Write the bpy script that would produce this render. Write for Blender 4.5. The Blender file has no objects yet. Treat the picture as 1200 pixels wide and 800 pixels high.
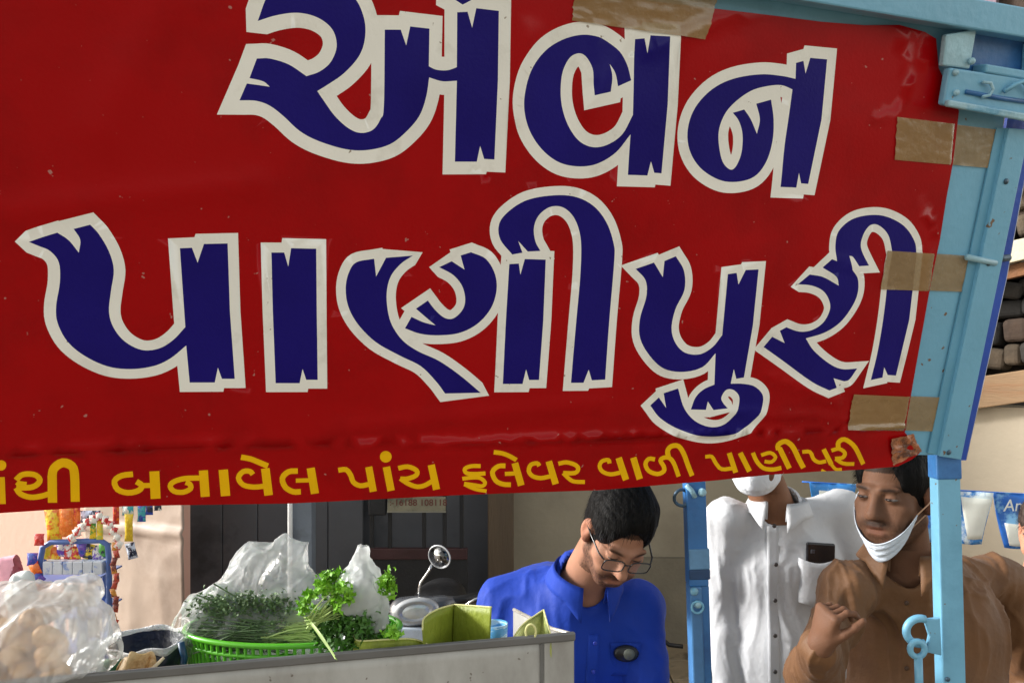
import bpy, math, random
import numpy as np
from mathutils import Vector, Matrix, Euler
from mathutils.geometry import delaunay_2d_cdt
from math import radians, sin, cos, pi

# ------------------------------------------------------------------ camera, sky, sun, exposure
scene = bpy.context.scene
F, CX, HY, H = 950.0, 600.0, 415.0, 1.85      # focal length in photo pixels, centre column, horizon row, camera height
cam_data = bpy.data.cameras.new('camera'); cam = bpy.data.objects.new('camera', cam_data)
scene.collection.objects.link(cam); scene.camera = cam
cam.location = (0, 0, H); cam.rotation_euler = (pi/2, 0, 0)
cam_data.sensor_width = 36; cam_data.lens = 36*F/1200; cam_data.shift_y = (HY-400)/1200
cam_data.clip_start = 0.05; cam_data.clip_end = 500

SUN_ELEV, SUN_DIR = radians(23), Vector((-1.0, 0.10, 0))          # where the light comes from
SUN_DIR.normalize()
world = bpy.data.worlds.new('World'); scene.world = world; world.use_nodes = True
wn = world.node_tree; bg = wn.nodes['Background']
sky = wn.nodes.new('ShaderNodeTexSky'); sky.sky_type = 'NISHITA'; sky.sun_disc = False
sky.sun_elevation = SUN_ELEV
sky.sun_rotation = math.atan2(SUN_DIR.x, SUN_DIR.y)
hs = wn.nodes.new('ShaderNodeHueSaturation'); hs.inputs['Saturation'].default_value = 0.25
wm = wn.nodes.new('ShaderNodeMix'); wm.data_type = 'RGBA'; wm.blend_type = 'MULTIPLY'; wm.inputs[0].default_value = 1
wm.inputs[7].default_value = (1.0, 0.96, 0.88, 1)
wn.links.new(sky.outputs[0], hs.inputs['Color']); wn.links.new(hs.outputs[0], wm.inputs[6]); wn.links.new(wm.outputs[2], bg.inputs['Color'])
bg.inputs['Strength'].default_value = 0.15
sl = bpy.data.lights.new('sun', 'SUN'); sun = bpy.data.objects.new('sun', sl); scene.collection.objects.link(sun)
sl.energy = 2.9; sl.angle = radians(12); sl.color = (1.0, 0.98, 0.955)
_sv = Vector((SUN_DIR.x*cos(SUN_ELEV), SUN_DIR.y*cos(SUN_ELEV), sin(SUN_ELEV)))
sun.rotation_euler = _sv.to_track_quat('Z', 'Y').to_euler()
scene.view_settings.view_transform = 'Standard'; scene.view_settings.look = 'None'
scene.view_settings.gamma = 1.0; scene.view_settings.exposure = 1.08
scene.cycles.transparent_max_bounces = 24

random.seed(7); rng = np.random.default_rng(7)
COL = scene.collection

# ------------------------------------------------------------------ helpers
def P(px, py, Y):
    return Vector(((px-CX)/F*Y, Y, H-(py-HY)/F*Y))
def lin(c):
    return tuple((v/255/12.92 if v/255 <= 0.04045 else ((v/255+0.055)/1.055)**2.4) for v in c)

def mat(name, color, rough=0.5, metal=0.0, var=0.12, scale=12.0, bump=0.0, bscale=60.0, coat=0.0, spec=0.5,
        color2=None, trans=0.0, alpha=1.0, stretch=None, sheen=0.0, attr=None, c2lo=0.52, c2hi=0.62, c2scale=None, specks=None):
    m = bpy.data.materials.new(name); m.use_nodes = True
    n = m.node_tree.nodes; L = m.node_tree.links; b = n['Principled BSDF']
    tc = n.new('ShaderNodeTexCoord'); mp = n.new('ShaderNodeMapping'); L.new(tc.outputs['Object'], mp.inputs[0])
    if stretch: mp.inputs['Scale'].default_value = stretch
    nz = n.new('ShaderNodeTexNoise'); nz.inputs['Scale'].default_value = scale; nz.inputs['Detail'].default_value = 6
    nz.inputs['Roughness'].default_value = 0.6
    L.new(mp.outputs[0], nz.inputs['Vector'])
    rp = n.new('ShaderNodeMapRange'); rp.inputs[1].default_value = 0.3; rp.inputs[2].default_value = 0.7
    rp.inputs[3].default_value = 1-var; rp.inputs[4].default_value = 1+var
    L.new(nz.outputs[0], rp.inputs[0])
    mul = n.new('ShaderNodeMix'); mul.data_type = 'RGBA'; mul.blend_type = 'MULTIPLY'; mul.inputs[0].default_value = 1
    mul.inputs[6].default_value = (*color, 1)
    L.new(rp.outputs[0], mul.inputs[7])
    out = mul.outputs[2]
    if color2 is not None:
        n2 = n.new('ShaderNodeTexNoise'); n2.inputs['Scale'].default_value = c2scale or scale*0.6; n2.inputs['Detail'].default_value = 8
        n2.inputs['Roughness'].default_value = 0.65
        L.new(mp.outputs[0], n2.inputs['Vector'])
        r2 = n.new('ShaderNodeMapRange'); r2.inputs[1].default_value = c2lo; r2.inputs[2].default_value = c2hi
        L.new(n2.outputs[0], r2.inputs[0])
        mx = n.new('ShaderNodeMix'); mx.data_type = 'RGBA'; L.new(r2.outputs[0], mx.inputs[0])
        L.new(out, mx.inputs[6]); mx.inputs[7].default_value = (*color2, 1); out = mx.outputs[2]
    if specks is not None:                        # grit and pin-prick marks: (colour, scale, threshold)
        n3 = n.new('ShaderNodeTexNoise'); n3.inputs['Scale'].default_value = specks[1]; n3.inputs['Detail'].default_value = 2
        L.new(tc.outputs['Object'], n3.inputs['Vector'])
        r3 = n.new('ShaderNodeMapRange'); r3.inputs[1].default_value = specks[2]; r3.inputs[2].default_value = specks[2]+.03
        L.new(n3.outputs[0], r3.inputs[0])
        mx = n.new('ShaderNodeMix'); mx.data_type = 'RGBA'; L.new(r3.outputs[0], mx.inputs[0])
        L.new(out, mx.inputs[6]); mx.inputs[7].default_value = (*specks[0], 1); out = mx.outputs[2]
    if attr:
        at = n.new('ShaderNodeAttribute'); at.attribute_name = attr
        mx = n.new('ShaderNodeMix'); mx.data_type = 'RGBA'; mx.blend_type = 'MULTIPLY'; mx.inputs[0].default_value = 1
        L.new(out, mx.inputs[6]); L.new(at.outputs['Color'], mx.inputs[7]); out = mx.outputs[2]
    L.new(out, b.inputs['Base Color'])
    b.inputs['Roughness'].default_value = rough; b.inputs['Metallic'].default_value = metal
    b.inputs['Specular IOR Level'].default_value = spec
    b.inputs['Coat Weight'].default_value = coat; b.inputs['Coat Roughness'].default_value = 0.12
    b.inputs['Transmission Weight'].default_value = trans; b.inputs['Alpha'].default_value = alpha
    b.inputs['Sheen Weight'].default_value = sheen
    if bump:
        nb = n.new('ShaderNodeTexNoise'); nb.inputs['Scale'].default_value = bscale; nb.inputs['Detail'].default_value = 5
        L.new(mp.outputs[0], nb.inputs['Vector'])
        bp = n.new('ShaderNodeBump'); bp.inputs['Strength'].default_value = bump; bp.inputs['Distance'].default_value = 0.01
        L.new(nb.outputs[0], bp.inputs['Height']); L.new(bp.outputs[0], b.inputs['Normal'])
    # rough variation
    rv = n.new('ShaderNodeMapRange'); rv.inputs[1].default_value = 0.3; rv.inputs[2].default_value = 0.7
    rv.inputs[3].default_value = max(0, rough-0.08); rv.inputs[4].default_value = min(1, rough+0.08)
    L.new(nz.outputs[0], rv.inputs[0]); L.new(rv.outputs[0], b.inputs['Roughness'])
    return m

def film(name, color, opacity=0.45, rough=0.12, veil=0.5, gloss=0.25, bump=0.5, bscale=14, distort=1.5, low=1.0):
    """thin crinkled plastic film: part see-through, part milky, part glossy; creases are bumped, with highlight streaks painted in as milkier film"""
    m = bpy.data.materials.new(name); m.use_nodes = True
    n = m.node_tree.nodes; L = m.node_tree.links; n.remove(n['Principled BSDF'])
    o = n['Material Output']
    tc = n.new('ShaderNodeTexCoord')
    nz = n.new('ShaderNodeTexNoise'); nz.inputs['Scale'].default_value = bscale; nz.inputs['Detail'].default_value = 4
    nz.inputs['Distortion'].default_value = distort; nz.noise_type = 'RIDGED_MULTIFRACTAL' if hasattr(nz, 'noise_type') else 'FBM'
    mp = n.new('ShaderNodeMapping'); mp.inputs['Scale'].default_value = (1, 1, .55); mp.inputs['Rotation'].default_value = (0, .6, 0)
    L.new(tc.outputs['Object'], mp.inputs[0]); L.new(mp.outputs[0], nz.inputs['Vector'])
    bp = n.new('ShaderNodeBump'); bp.inputs['Strength'].default_value = bump; bp.inputs['Distance'].default_value = 0.02
    L.new(nz.outputs[0], bp.inputs['Height'])
    tr = n.new('ShaderNodeBsdfTransparent'); tr.inputs[0].default_value = (0.97, 0.97, 0.97, 1)
    tl = n.new('ShaderNodeBsdfTranslucent'); tl.inputs[0].default_value = (*color, 1)
    df = n.new('ShaderNodeBsdfDiffuse'); df.inputs[0].default_value = (*color, 1)
    gl = n.new('ShaderNodeBsdfGlossy'); gl.inputs['Roughness'].default_value = rough
    for s in (tl, df, gl): L.new(bp.outputs[0], s.inputs['Normal'])
    m1 = n.new('ShaderNodeMixShader'); m1.inputs[0].default_value = 0.5; L.new(tl.outputs[0], m1.inputs[1]); L.new(df.outputs[0], m1.inputs[2])
    mr = n.new('ShaderNodeMapRange'); mr.inputs[1].default_value = 0.35; mr.inputs[2].default_value = 1.15
    mr.inputs[3].default_value = opacity*0.7; mr.inputs[4].default_value = min(.97, opacity*1.9)  # film turns whiter along the ridges, painting in streak highlights
    L.new(nz.outputs[0], mr.inputs[0])
    # the film lies in more folds towards the gathered top, fewer over the filled bottom
    sp = n.new('ShaderNodeSeparateXYZ'); L.new(tc.outputs['Generated'], sp.inputs[0])
    gr = n.new('ShaderNodeMapRange'); gr.inputs[1].default_value = .25; gr.inputs[2].default_value = .62; gr.inputs[3].default_value = low; gr.inputs[4].default_value = 1
    L.new(sp.outputs[2], gr.inputs[0])
    mm = n.new('ShaderNodeMath'); mm.operation = 'MULTIPLY'; L.new(mr.outputs[0], mm.inputs[0]); L.new(gr.outputs[0], mm.inputs[1])
    m2 = n.new('ShaderNodeMixShader'); L.new(mm.outputs[0], m2.inputs[0]); L.new(tr.outputs[0], m2.inputs[1]); L.new(m1.outputs[0], m2.inputs[2])
    m3 = n.new('ShaderNodeMixShader'); fr = n.new('ShaderNodeFresnel'); fr.inputs[0].default_value = 1.4
    L.new(bp.outputs[0], fr.inputs['Normal'])
    fm = n.new('ShaderNodeMath'); fm.operation = 'MULTIPLY'; fm.inputs[1].default_value = .45; L.new(fr.outputs[0], fm.inputs[0])
    L.new(fm.outputs[0], m3.inputs[0]); L.new(m2.outputs[0], m3.inputs[1]); L.new(gl.outputs[0], m3.inputs[2])
    L.new(m3.outputs[0], o.inputs['Surface'])
    return m

def thing(name, label, cat, loc=(0, 0, 0), group=None):
    o = bpy.data.objects.new(name, None); COL.objects.link(o); o.location = loc; o.empty_display_size = 0.05
    o['label'] = label; o['category'] = cat
    if group: o['group'] = group
    return o
def tag(o, label, cat, group=None):
    o['label'] = label; o['category'] = cat
    if group: o['group'] = group
    return o
def attach(o, parent):
    o.parent = parent
    loc = Vector((0, 0, 0)); q = parent
    while q is not None: loc += q.location; q = q.parent if q.parent else None
    # every parent here is an unrotated Empty or a mesh at the origin of its thing
    o.matrix_parent_inverse = Matrix.Translation(-Vector(parent.location)) if parent.parent is None else Matrix.Identity(4)
    return o
def mesh(name, verts, faces, m, parent=None, smooth=False, mats=None, fmat=None):
    me = bpy.data.meshes.new(name)
    me.from_pydata([tuple(v) for v in verts], [], [tuple(int(i) for i in f) for f in faces])
    for mm in (mats or [m]): me.materials.append(mm)
    if fmat is not None: me.polygons.foreach_set('material_index', np.asarray(fmat, dtype=np.int32))
    if smooth: me.polygons.foreach_set('use_smooth', np.ones(len(me.polygons), dtype=bool))
    me.update()
    o = bpy.data.objects.new(name, me); COL.objects.link(o)
    if parent is not None: attach(o, parent)
    return o
def struct(o): o['kind'] = 'structure'; return o

class MB:
    """collects shapes of one part"""
    def __init__(s): s.v = []; s.f = []
    def add(s, v, f):
        k = len(s.v); s.v += [Vector(a) for a in v]; s.f += [tuple(i+k for i in q) for q in f]; return s
    def hexa(s, p):       # 8 points, bottom 4 ccw then top 4
        return s.add(p, [(3,2,1,0),(4,5,6,7),(0,1,5,4),(1,2,6,5),(2,3,7,6),(3,0,4,7)])
    def box(s, c, d, M=None):
        c = Vector(c); pts = []
        for z in (-.5, .5):
            for x, y in ((-.5,-.5),(.5,-.5),(.5,.5),(-.5,.5)):
                q = Vector((x*d[0], y*d[1], z*d[2]))
                pts.append(c + (M @ q if M is not None else q))
        return s.hexa(pts)
    def bar(s, a, b, w, t, up=Vector((0, 0, 1))):    # rectangular bar from a to b, w wide along side, t along up'
        a = Vector(a); b = Vector(b); d = (b-a).normalized(); sd = d.cross(Vector(up)).normalized(); u = sd.cross(d)
        pts = []
        for e in (a, b):
            pts += [e-sd*w/2-u*t/2, e+sd*w/2-u*t/2, e+sd*w/2+u*t/2, e-sd*w/2+u*t/2]
        return s.add(pts, [(0,3,2,1)[::-1][::-1],(4,5,6,7),(0,1,5,4),(1,2,6,5),(2,3,7,6),(3,0,4,7)])
    def tube(s, pts, r, n=10, close=False, caps=True):
        pts = [Vector(p) for p in pts]; k = len(pts); rr = r if isinstance(r, (list, tuple)) else [r]*k
        base = len(s.v); prev = None
        for i, p in enumerate(pts):
            if close: d = (pts[(i+1) % k]-pts[i-1])
            else: d = pts[min(i+1, k-1)]-pts[max(i-1, 0)]
            d = d.normalized() if d.length > 1e-9 else Vector((0, 0, 1))
            if prev is None:
                a = Vector((0, 0, 1)) if abs(d.z) < .9 else Vector((1, 0, 0)); u = d.cross(a).normalized()
            else: u = (prev - d*prev.dot(d)); u = u.normalized() if u.length > 1e-9 else d.orthogonal().normalized()
            prev = u; w = d.cross(u)
            for j in range(n):
                t = 2*pi*j/n; s.v.append(p + (u*cos(t)+w*sin(t))*rr[i])
        m_ = k if close else k-1
        for i in range(m_):
            for j in range(n):
                a = base+i*n+j; b_ = base+i*n+(j+1) % n; c = base+((i+1) % k)*n+(j+1) % n; d_ = base+((i+1) % k)*n+j
                s.f.append((a, b_, c, d_))
        if caps and not close:
            s.f.append(tuple(base+j for j in range(n))[::-1]); s.f.append(tuple(base+(k-1)*n+j for j in range(n)))
        return s
    def lathe(s, prof, c, n=20, M=None):             # prof: (r,z)
        base = len(s.v); c = Vector(c)
        for r_, z in prof:
            for j in range(n):
                t = 2*pi*j/n; q = Vector((r_*cos(t), r_*sin(t), z)); s.v.append(c+(M @ q if M is not None else q))
        for i in range(len(prof)-1):
            for j in range(n):
                s.f.append((base+i*n+j, base+i*n+(j+1) % n, base+(i+1)*n+(j+1) % n, base+(i+1)*n+j))
        s.f.append(tuple(base+j for j in range(n))[::-1]); s.f.append(tuple(base+(len(prof)-1)*n+j for j in range(n)))
        return s
    def prism(s, poly, off):                         # polygon (3D points) pushed by vector off
        k = len(poly); off = Vector(off); b = [Vector(p) for p in poly]
        s.add(b+[p+off for p in b], [tuple(range(k))[::-1], tuple(range(k, 2*k))]+[(i, (i+1) % k, k+(i+1) % k, k+i) for i in range(k)])
        return s
    def build(s, name, m, parent=None, smooth=False, bevel=0.0, seg=2):
        o = mesh(name, s.v, s.f, m, parent, smooth)
        if bevel:
            b = o.modifiers.new('bevel', 'BEVEL'); b.width = bevel; b.segments = seg; b.limit_method = 'ANGLE'; b.angle_limit = radians(35)
            b.harden_normals = False
        return o

def grid(name, fn, nu, nv, m, parent=None, smooth=True, thick=0.0, closeu=False):
    v = [fn(i/(nu-1) if not closeu else i/nu, j/(nv-1)) for j in range(nv) for i in range(nu)]
    f = []
    for j in range(nv-1):
        for i in range(nu if closeu else nu-1):
            f.append((j*nu+i, j*nu+(i+1) % nu, (j+1)*nu+(i+1) % nu, (j+1)*nu+i))
    o = mesh(name, v, f, m, parent, smooth)
    if thick:
        s = o.modifiers.new('thick', 'SOLIDIFY'); s.thickness = thick; s.offset = 0
    return o

# smooth value noise on arrays
_perm = np.random.default_rng(3).random((64, 64, 64)).astype(np.float32)
def vnoise(p):
    p = np.asarray(p, dtype=np.float32); i = np.floor(p).astype(int); f = p-i; f = f*f*(3-2*f)
    r = 0
    for dx in (0, 1):
        for dy in (0, 1):
            for dz in (0, 1):
                w = (f[..., 0] if dx else 1-f[..., 0])*(f[..., 1] if dy else 1-f[..., 1])*(f[..., 2] if dz else 1-f[..., 2])
                r = r + w*_perm[(i[..., 0]+dx) % 64, (i[..., 1]+dy) % 64, (i[..., 2]+dz) % 64]
    return r*2-1
def ridged(p, oct=3):
    r = 0; a = 1.0; p = np.asarray(p, dtype=np.float32).copy()
    for _ in range(oct): r = r + a*(1-2*np.abs(vnoise(p))); p = p*2.03+11.3; a *= .5
    return r

# ---- signed-distance modelling for bodies, clothes, bags (surface nets)
class SDF:
    def __init__(s, xs, ys, zs):
        s.xs, s.ys, s.zs = [np.asarray(a, dtype=np.float32) for a in (xs, ys, zs)]
        s.f = np.full((len(xs), len(ys), len(zs)), 1.0, dtype=np.float32)
    def _win(s, lo, hi):
        sl_ = []
        for a, l, h in zip((s.xs, s.ys, s.zs), lo, hi):
            i0 = np.searchsorted(a, l); i1 = np.searchsorted(a, h); sl_.append(slice(max(i0-1, 0), min(i1+1, len(a))))
        return tuple(sl_)
    def _pts(s, w):
        return np.meshgrid(s.xs[w[0]], s.ys[w[1]], s.zs[w[2]], indexing='ij', sparse=True)
    def _comb(s, w, d, k, op):
        f = s.f[w]
        if f.size == 0: return
        if op == 'add':
            if k > 0:
                h = np.maximum(k-np.abs(f-d), 0)/k; s.f[w] = np.minimum(f, d)-h*h*k*.25
            else: s.f[w] = np.minimum(f, d)
        elif op == 'sub':
            d = -d
            if k > 0:
                h = np.maximum(k-np.abs(f-d), 0)/k; s.f[w] = np.maximum(f, d)+h*h*k*.25
            else: s.f[w] = np.maximum(f, d)
        elif op == 'int':
            s.f[w] = np.maximum(f, d)
    def cap(s, a, b, ra, rb=None, k=.02, op='add', flat=None):
        """tapered capsule a->b; flat=(axis vector, factor) squeezes the section along an axis"""
        rb = ra if rb is None else rb; a = np.array(a, dtype=np.float32); b = np.array(b, dtype=np.float32)
        R = max(ra, rb)*1.6+k+.012
        w = s._win(np.minimum(a, b)-R, np.maximum(a, b)+R); X, Y, Z = s._pts(w)
        ab = b-a; L2 = float(ab@ab)+1e-12
        t = np.clip(((X-a[0])*ab[0]+(Y-a[1])*ab[1]+(Z-a[2])*ab[2])/L2, 0, 1)
        dx, dy, dz = X-a[0]-t*ab[0], Y-a[1]-t*ab[1], Z-a[2]-t*ab[2]
        q = dx*dx+dy*dy+dz*dz
        if flat is not None:
            ax = np.array(flat[0], dtype=np.float32); ax /= np.linalg.norm(ax); e = dx*ax[0]+dy*ax[1]+dz*ax[2]
            q = q+e*e*(flat[1]**2-1)
        s._comb(w, np.sqrt(q)-(ra+(rb-ra)*t), k, op); return s
    def ell(s, c, r, M=None, k=.02, op='add'):
        c = np.array(c, dtype=np.float32); R = max(r)+k+.012
        w = s._win(c-R, c+R); X, Y, Z = s._pts(w); X, Y, Z = X-c[0], Y-c[1], Z-c[2]
        if M is not None:
            m = np.array(M.to_3x3().inverted()); X, Y, Z = [m[i, 0]*X+m[i, 1]*Y+m[i, 2]*Z for i in range(3)]
        k0 = np.sqrt((X/r[0])**2+(Y/r[1])**2+(Z/r[2])**2); k1 = np.sqrt((X/r[0]**2)**2+(Y/r[1]**2)**2+(Z/r[2]**2)**2)+1e-6
        s._comb(w, k0*(k0-1)/k1, k, op); return s
    def plane_cut(s, p, n_):      # removes the side the normal points to
        X, Y, Z = np.meshgrid(s.xs, s.ys, s.zs, indexing='ij', sparse=True); n_ = Vector(n_).normalized()
        s.f = np.maximum(s.f, (X-p[0])*n_[0]+(Y-p[1])*n_[1]+(Z-p[2])*n_[2]); return s
    def mesh(s):
        f = s.f; ins = f < 0; nx, ny, nz = f.shape
        c = np.zeros((nx-1, ny-1, nz-1), dtype=np.int8)
        for dx in (0, 1):
            for dy in (0, 1):
                for dz in (0, 1): c += ins[dx:nx-1+dx, dy:ny-1+dy, dz:nz-1+dz]
        act = (c > 0) & (c < 8); I, J, K = np.nonzero(act); idx = -np.ones(act.shape, dtype=np.int64); idx[I, J, K] = np.arange(len(I))
        acc = np.zeros((len(I), 3)); cnt = np.zeros(len(I))
        ax = (s.xs, s.ys, s.zs)
        for d in range(3):
            o1, o2 = [q for q in range(3) if q != d]
            for e1 in (0, 1):
                for e2 in (0, 1):
                    off0 = [0, 0, 0]; off0[o1] = e1; off0[o2] = e2; off1 = list(off0); off1[d] = 1
                    A = f[I+off0[0], J+off0[1], K+off0[2]]; B = f[I+off1[0], J+off1[1], K+off1[2]]
                    m = (A < 0) != (B < 0); t = np.where(m, A/(np.where(m, A-B, 1)), 0)
                    idxs = [I, J, K]; pt = np.zeros((len(I), 3))
                    for q in range(3):
                        a0 = ax[q][idxs[q]+off0[q]]
                        pt[:, q] = a0
                        if q == d: pt[:, q] = a0+t*(ax[q][np.minimum(idxs[q]+1, len(ax[q])-1)]-a0)
                    acc += pt*m[:, None]; cnt += m
        V = acc/np.maximum(cnt, 1)[:, None]; faces = []
        for d in range(3):
            o1, o2 = (d+1) % 3, (d+2) % 3
            sl0 = [slice(None)]*3; sl1 = [slice(None)]*3; sl0[d] = slice(0, -1); sl1[d] = slice(1, None)
            a = ins[tuple(sl0)]; b = ins[tuple(sl1)]; ch = a != b
            ii = np.array(np.nonzero(ch)); ok = (ii[o1] > 0) & (ii[o2] > 0) & (ii[o1] < f.shape[o1]-1) & (ii[o2] < f.shape[o2]-1)
            ii = ii[:, ok]
            def g(da, db):
                q = ii.copy(); q[o1] -= da; q[o2] -= db; return idx[q[0], q[1], q[2]]
            q = np.stack([g(1, 1), g(0, 1), g(0, 0), g(1, 0)], 1)
            fl = ~a[ii[0], ii[1], ii[2]]; q[fl] = q[fl][:, ::-1]
            q = q[(q >= 0).all(1)]; faces.append(q)
        return V, np.concatenate(faces)
def vnormals(V, Fq):
    n = np.zeros_like(V); a = V[Fq[:, 2]]-V[Fq[:, 0]]; b = V[Fq[:, 3]]-V[Fq[:, 1]]; c = np.cross(a, b)
    for i in range(4): np.add.at(n, Fq[:, i], c)
    return n/(np.linalg.norm(n, axis=1, keepdims=True)+1e-12)
def relax(V, Fq, it=1, lam=.5):
    for _ in range(it):
        acc = np.zeros_like(V); cnt = np.zeros(len(V))
        for i in range(4):
            np.add.at(acc, Fq[:, i], V[Fq[:, (i+1) % 4]]+V[Fq[:, (i+3) % 4]]); np.add.at(cnt, Fq[:, i], 2)
        V = V*(1-lam)+lam*acc/np.maximum(cnt, 1)[:, None]
    return V
def npmesh(name, V, Fq, m, parent=None, smooth=True, colors=None):
    me = bpy.data.meshes.new(name); me.vertices.add(len(V)); me.vertices.foreach_set('co', np.asarray(V, dtype=np.float32).ravel())
    k = Fq.shape[1]; me.loops.add(len(Fq)*k); me.loops.foreach_set('vertex_index', np.asarray(Fq, dtype=np.int32).ravel())
    me.polygons.add(len(Fq)); me.polygons.foreach_set('loop_start', np.arange(0, len(Fq)*k, k, dtype=np.int32))
    me.polygons.foreach_set('use_smooth', np.full(len(Fq), smooth)); me.update(); me.validate()
    me.materials.append(m)
    if colors is not None:
        ca = me.color_attributes.new('tint', 'FLOAT_COLOR', 'POINT'); c4 = np.ones((len(V), 4), dtype=np.float32); c4[:, :3] = colors
        ca.data.foreach_set('color', c4.ravel())
    o = bpy.data.objects.new(name, me); COL.objects.link(o)
    if parent is not None: attach(o, parent)
    return o
# ------------------------------------------------------------------ the sign plane (leans: its top juts out towards the viewer)
PN0 = P(600, 300, 1.25)
UA = Vector((2.70, 1.0, 0)).normalized()
_vr = Vector((-0.21, 1.0, -3.51)).normalized()
NB = UA.cross(_vr).normalized()
if NB.y > 0: NB = -NB                          # towards the viewer
VA = NB.cross(UA).normalized()
if VA.z > 0: VA = -VA                          # down the sign
def ray_uv(px, py):
    d = Vector(((px-CX)/F, 1, -(py-HY)/F)); o = Vector((0, 0, H)); t = (PN0-o).dot(NB)/d.dot(NB); q = o+d*t-PN0
    return (q.dot(UA), q.dot(VA))
def uv3(u, v, h=0.0): return PN0+UA*u+VA*v+NB*h

def parse(s, ox, oy, sc, sub=5):
    """'x,y x,y* ...' -> plane coordinates; * marks a corner, the rest is a smooth curve"""
    pts = []
    for t in s.split():
        c = t.endswith('*'); x, y = t.rstrip('*').split(','); pts.append((ox+float(x)/sc, oy+float(y)/sc, c))
    n = len(pts); st = next(i for i in range(n) if pts[i][2]); pts = pts[st:]+pts[:st]+[pts[st]]
    out = []; i = 0
    while i < len(pts)-1:
        j = i+1
        while not pts[j][2]: j += 1
        seg = [np.array(p[:2]) for p in pts[i:j+1]]
        if len(seg) == 2: out.append(seg[0])
        else:
            e = [2*seg[0]-seg[1]]+seg+[2*seg[-1]-seg[-2]]
            for k in range(1, len(e)-2):
                p0, p1, p2, p3 = e[k-1:k+3]
                for q in range(sub):
                    t = q/sub; out.append(.5*((2*p1)+(-p0+p2)*t+(2*p0-5*p1+4*p2-p3)*t*t+(-p0+3*p1-3*p2+p3)*t**3))
        i = j
    return [ray_uv(*p) for p in out]
def area(p):
    return sum(p[i][0]*p[(i+1) % len(p)][1]-p[(i+1) % len(p)][0]*p[i][1] for i in range(len(p)))/2

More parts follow.
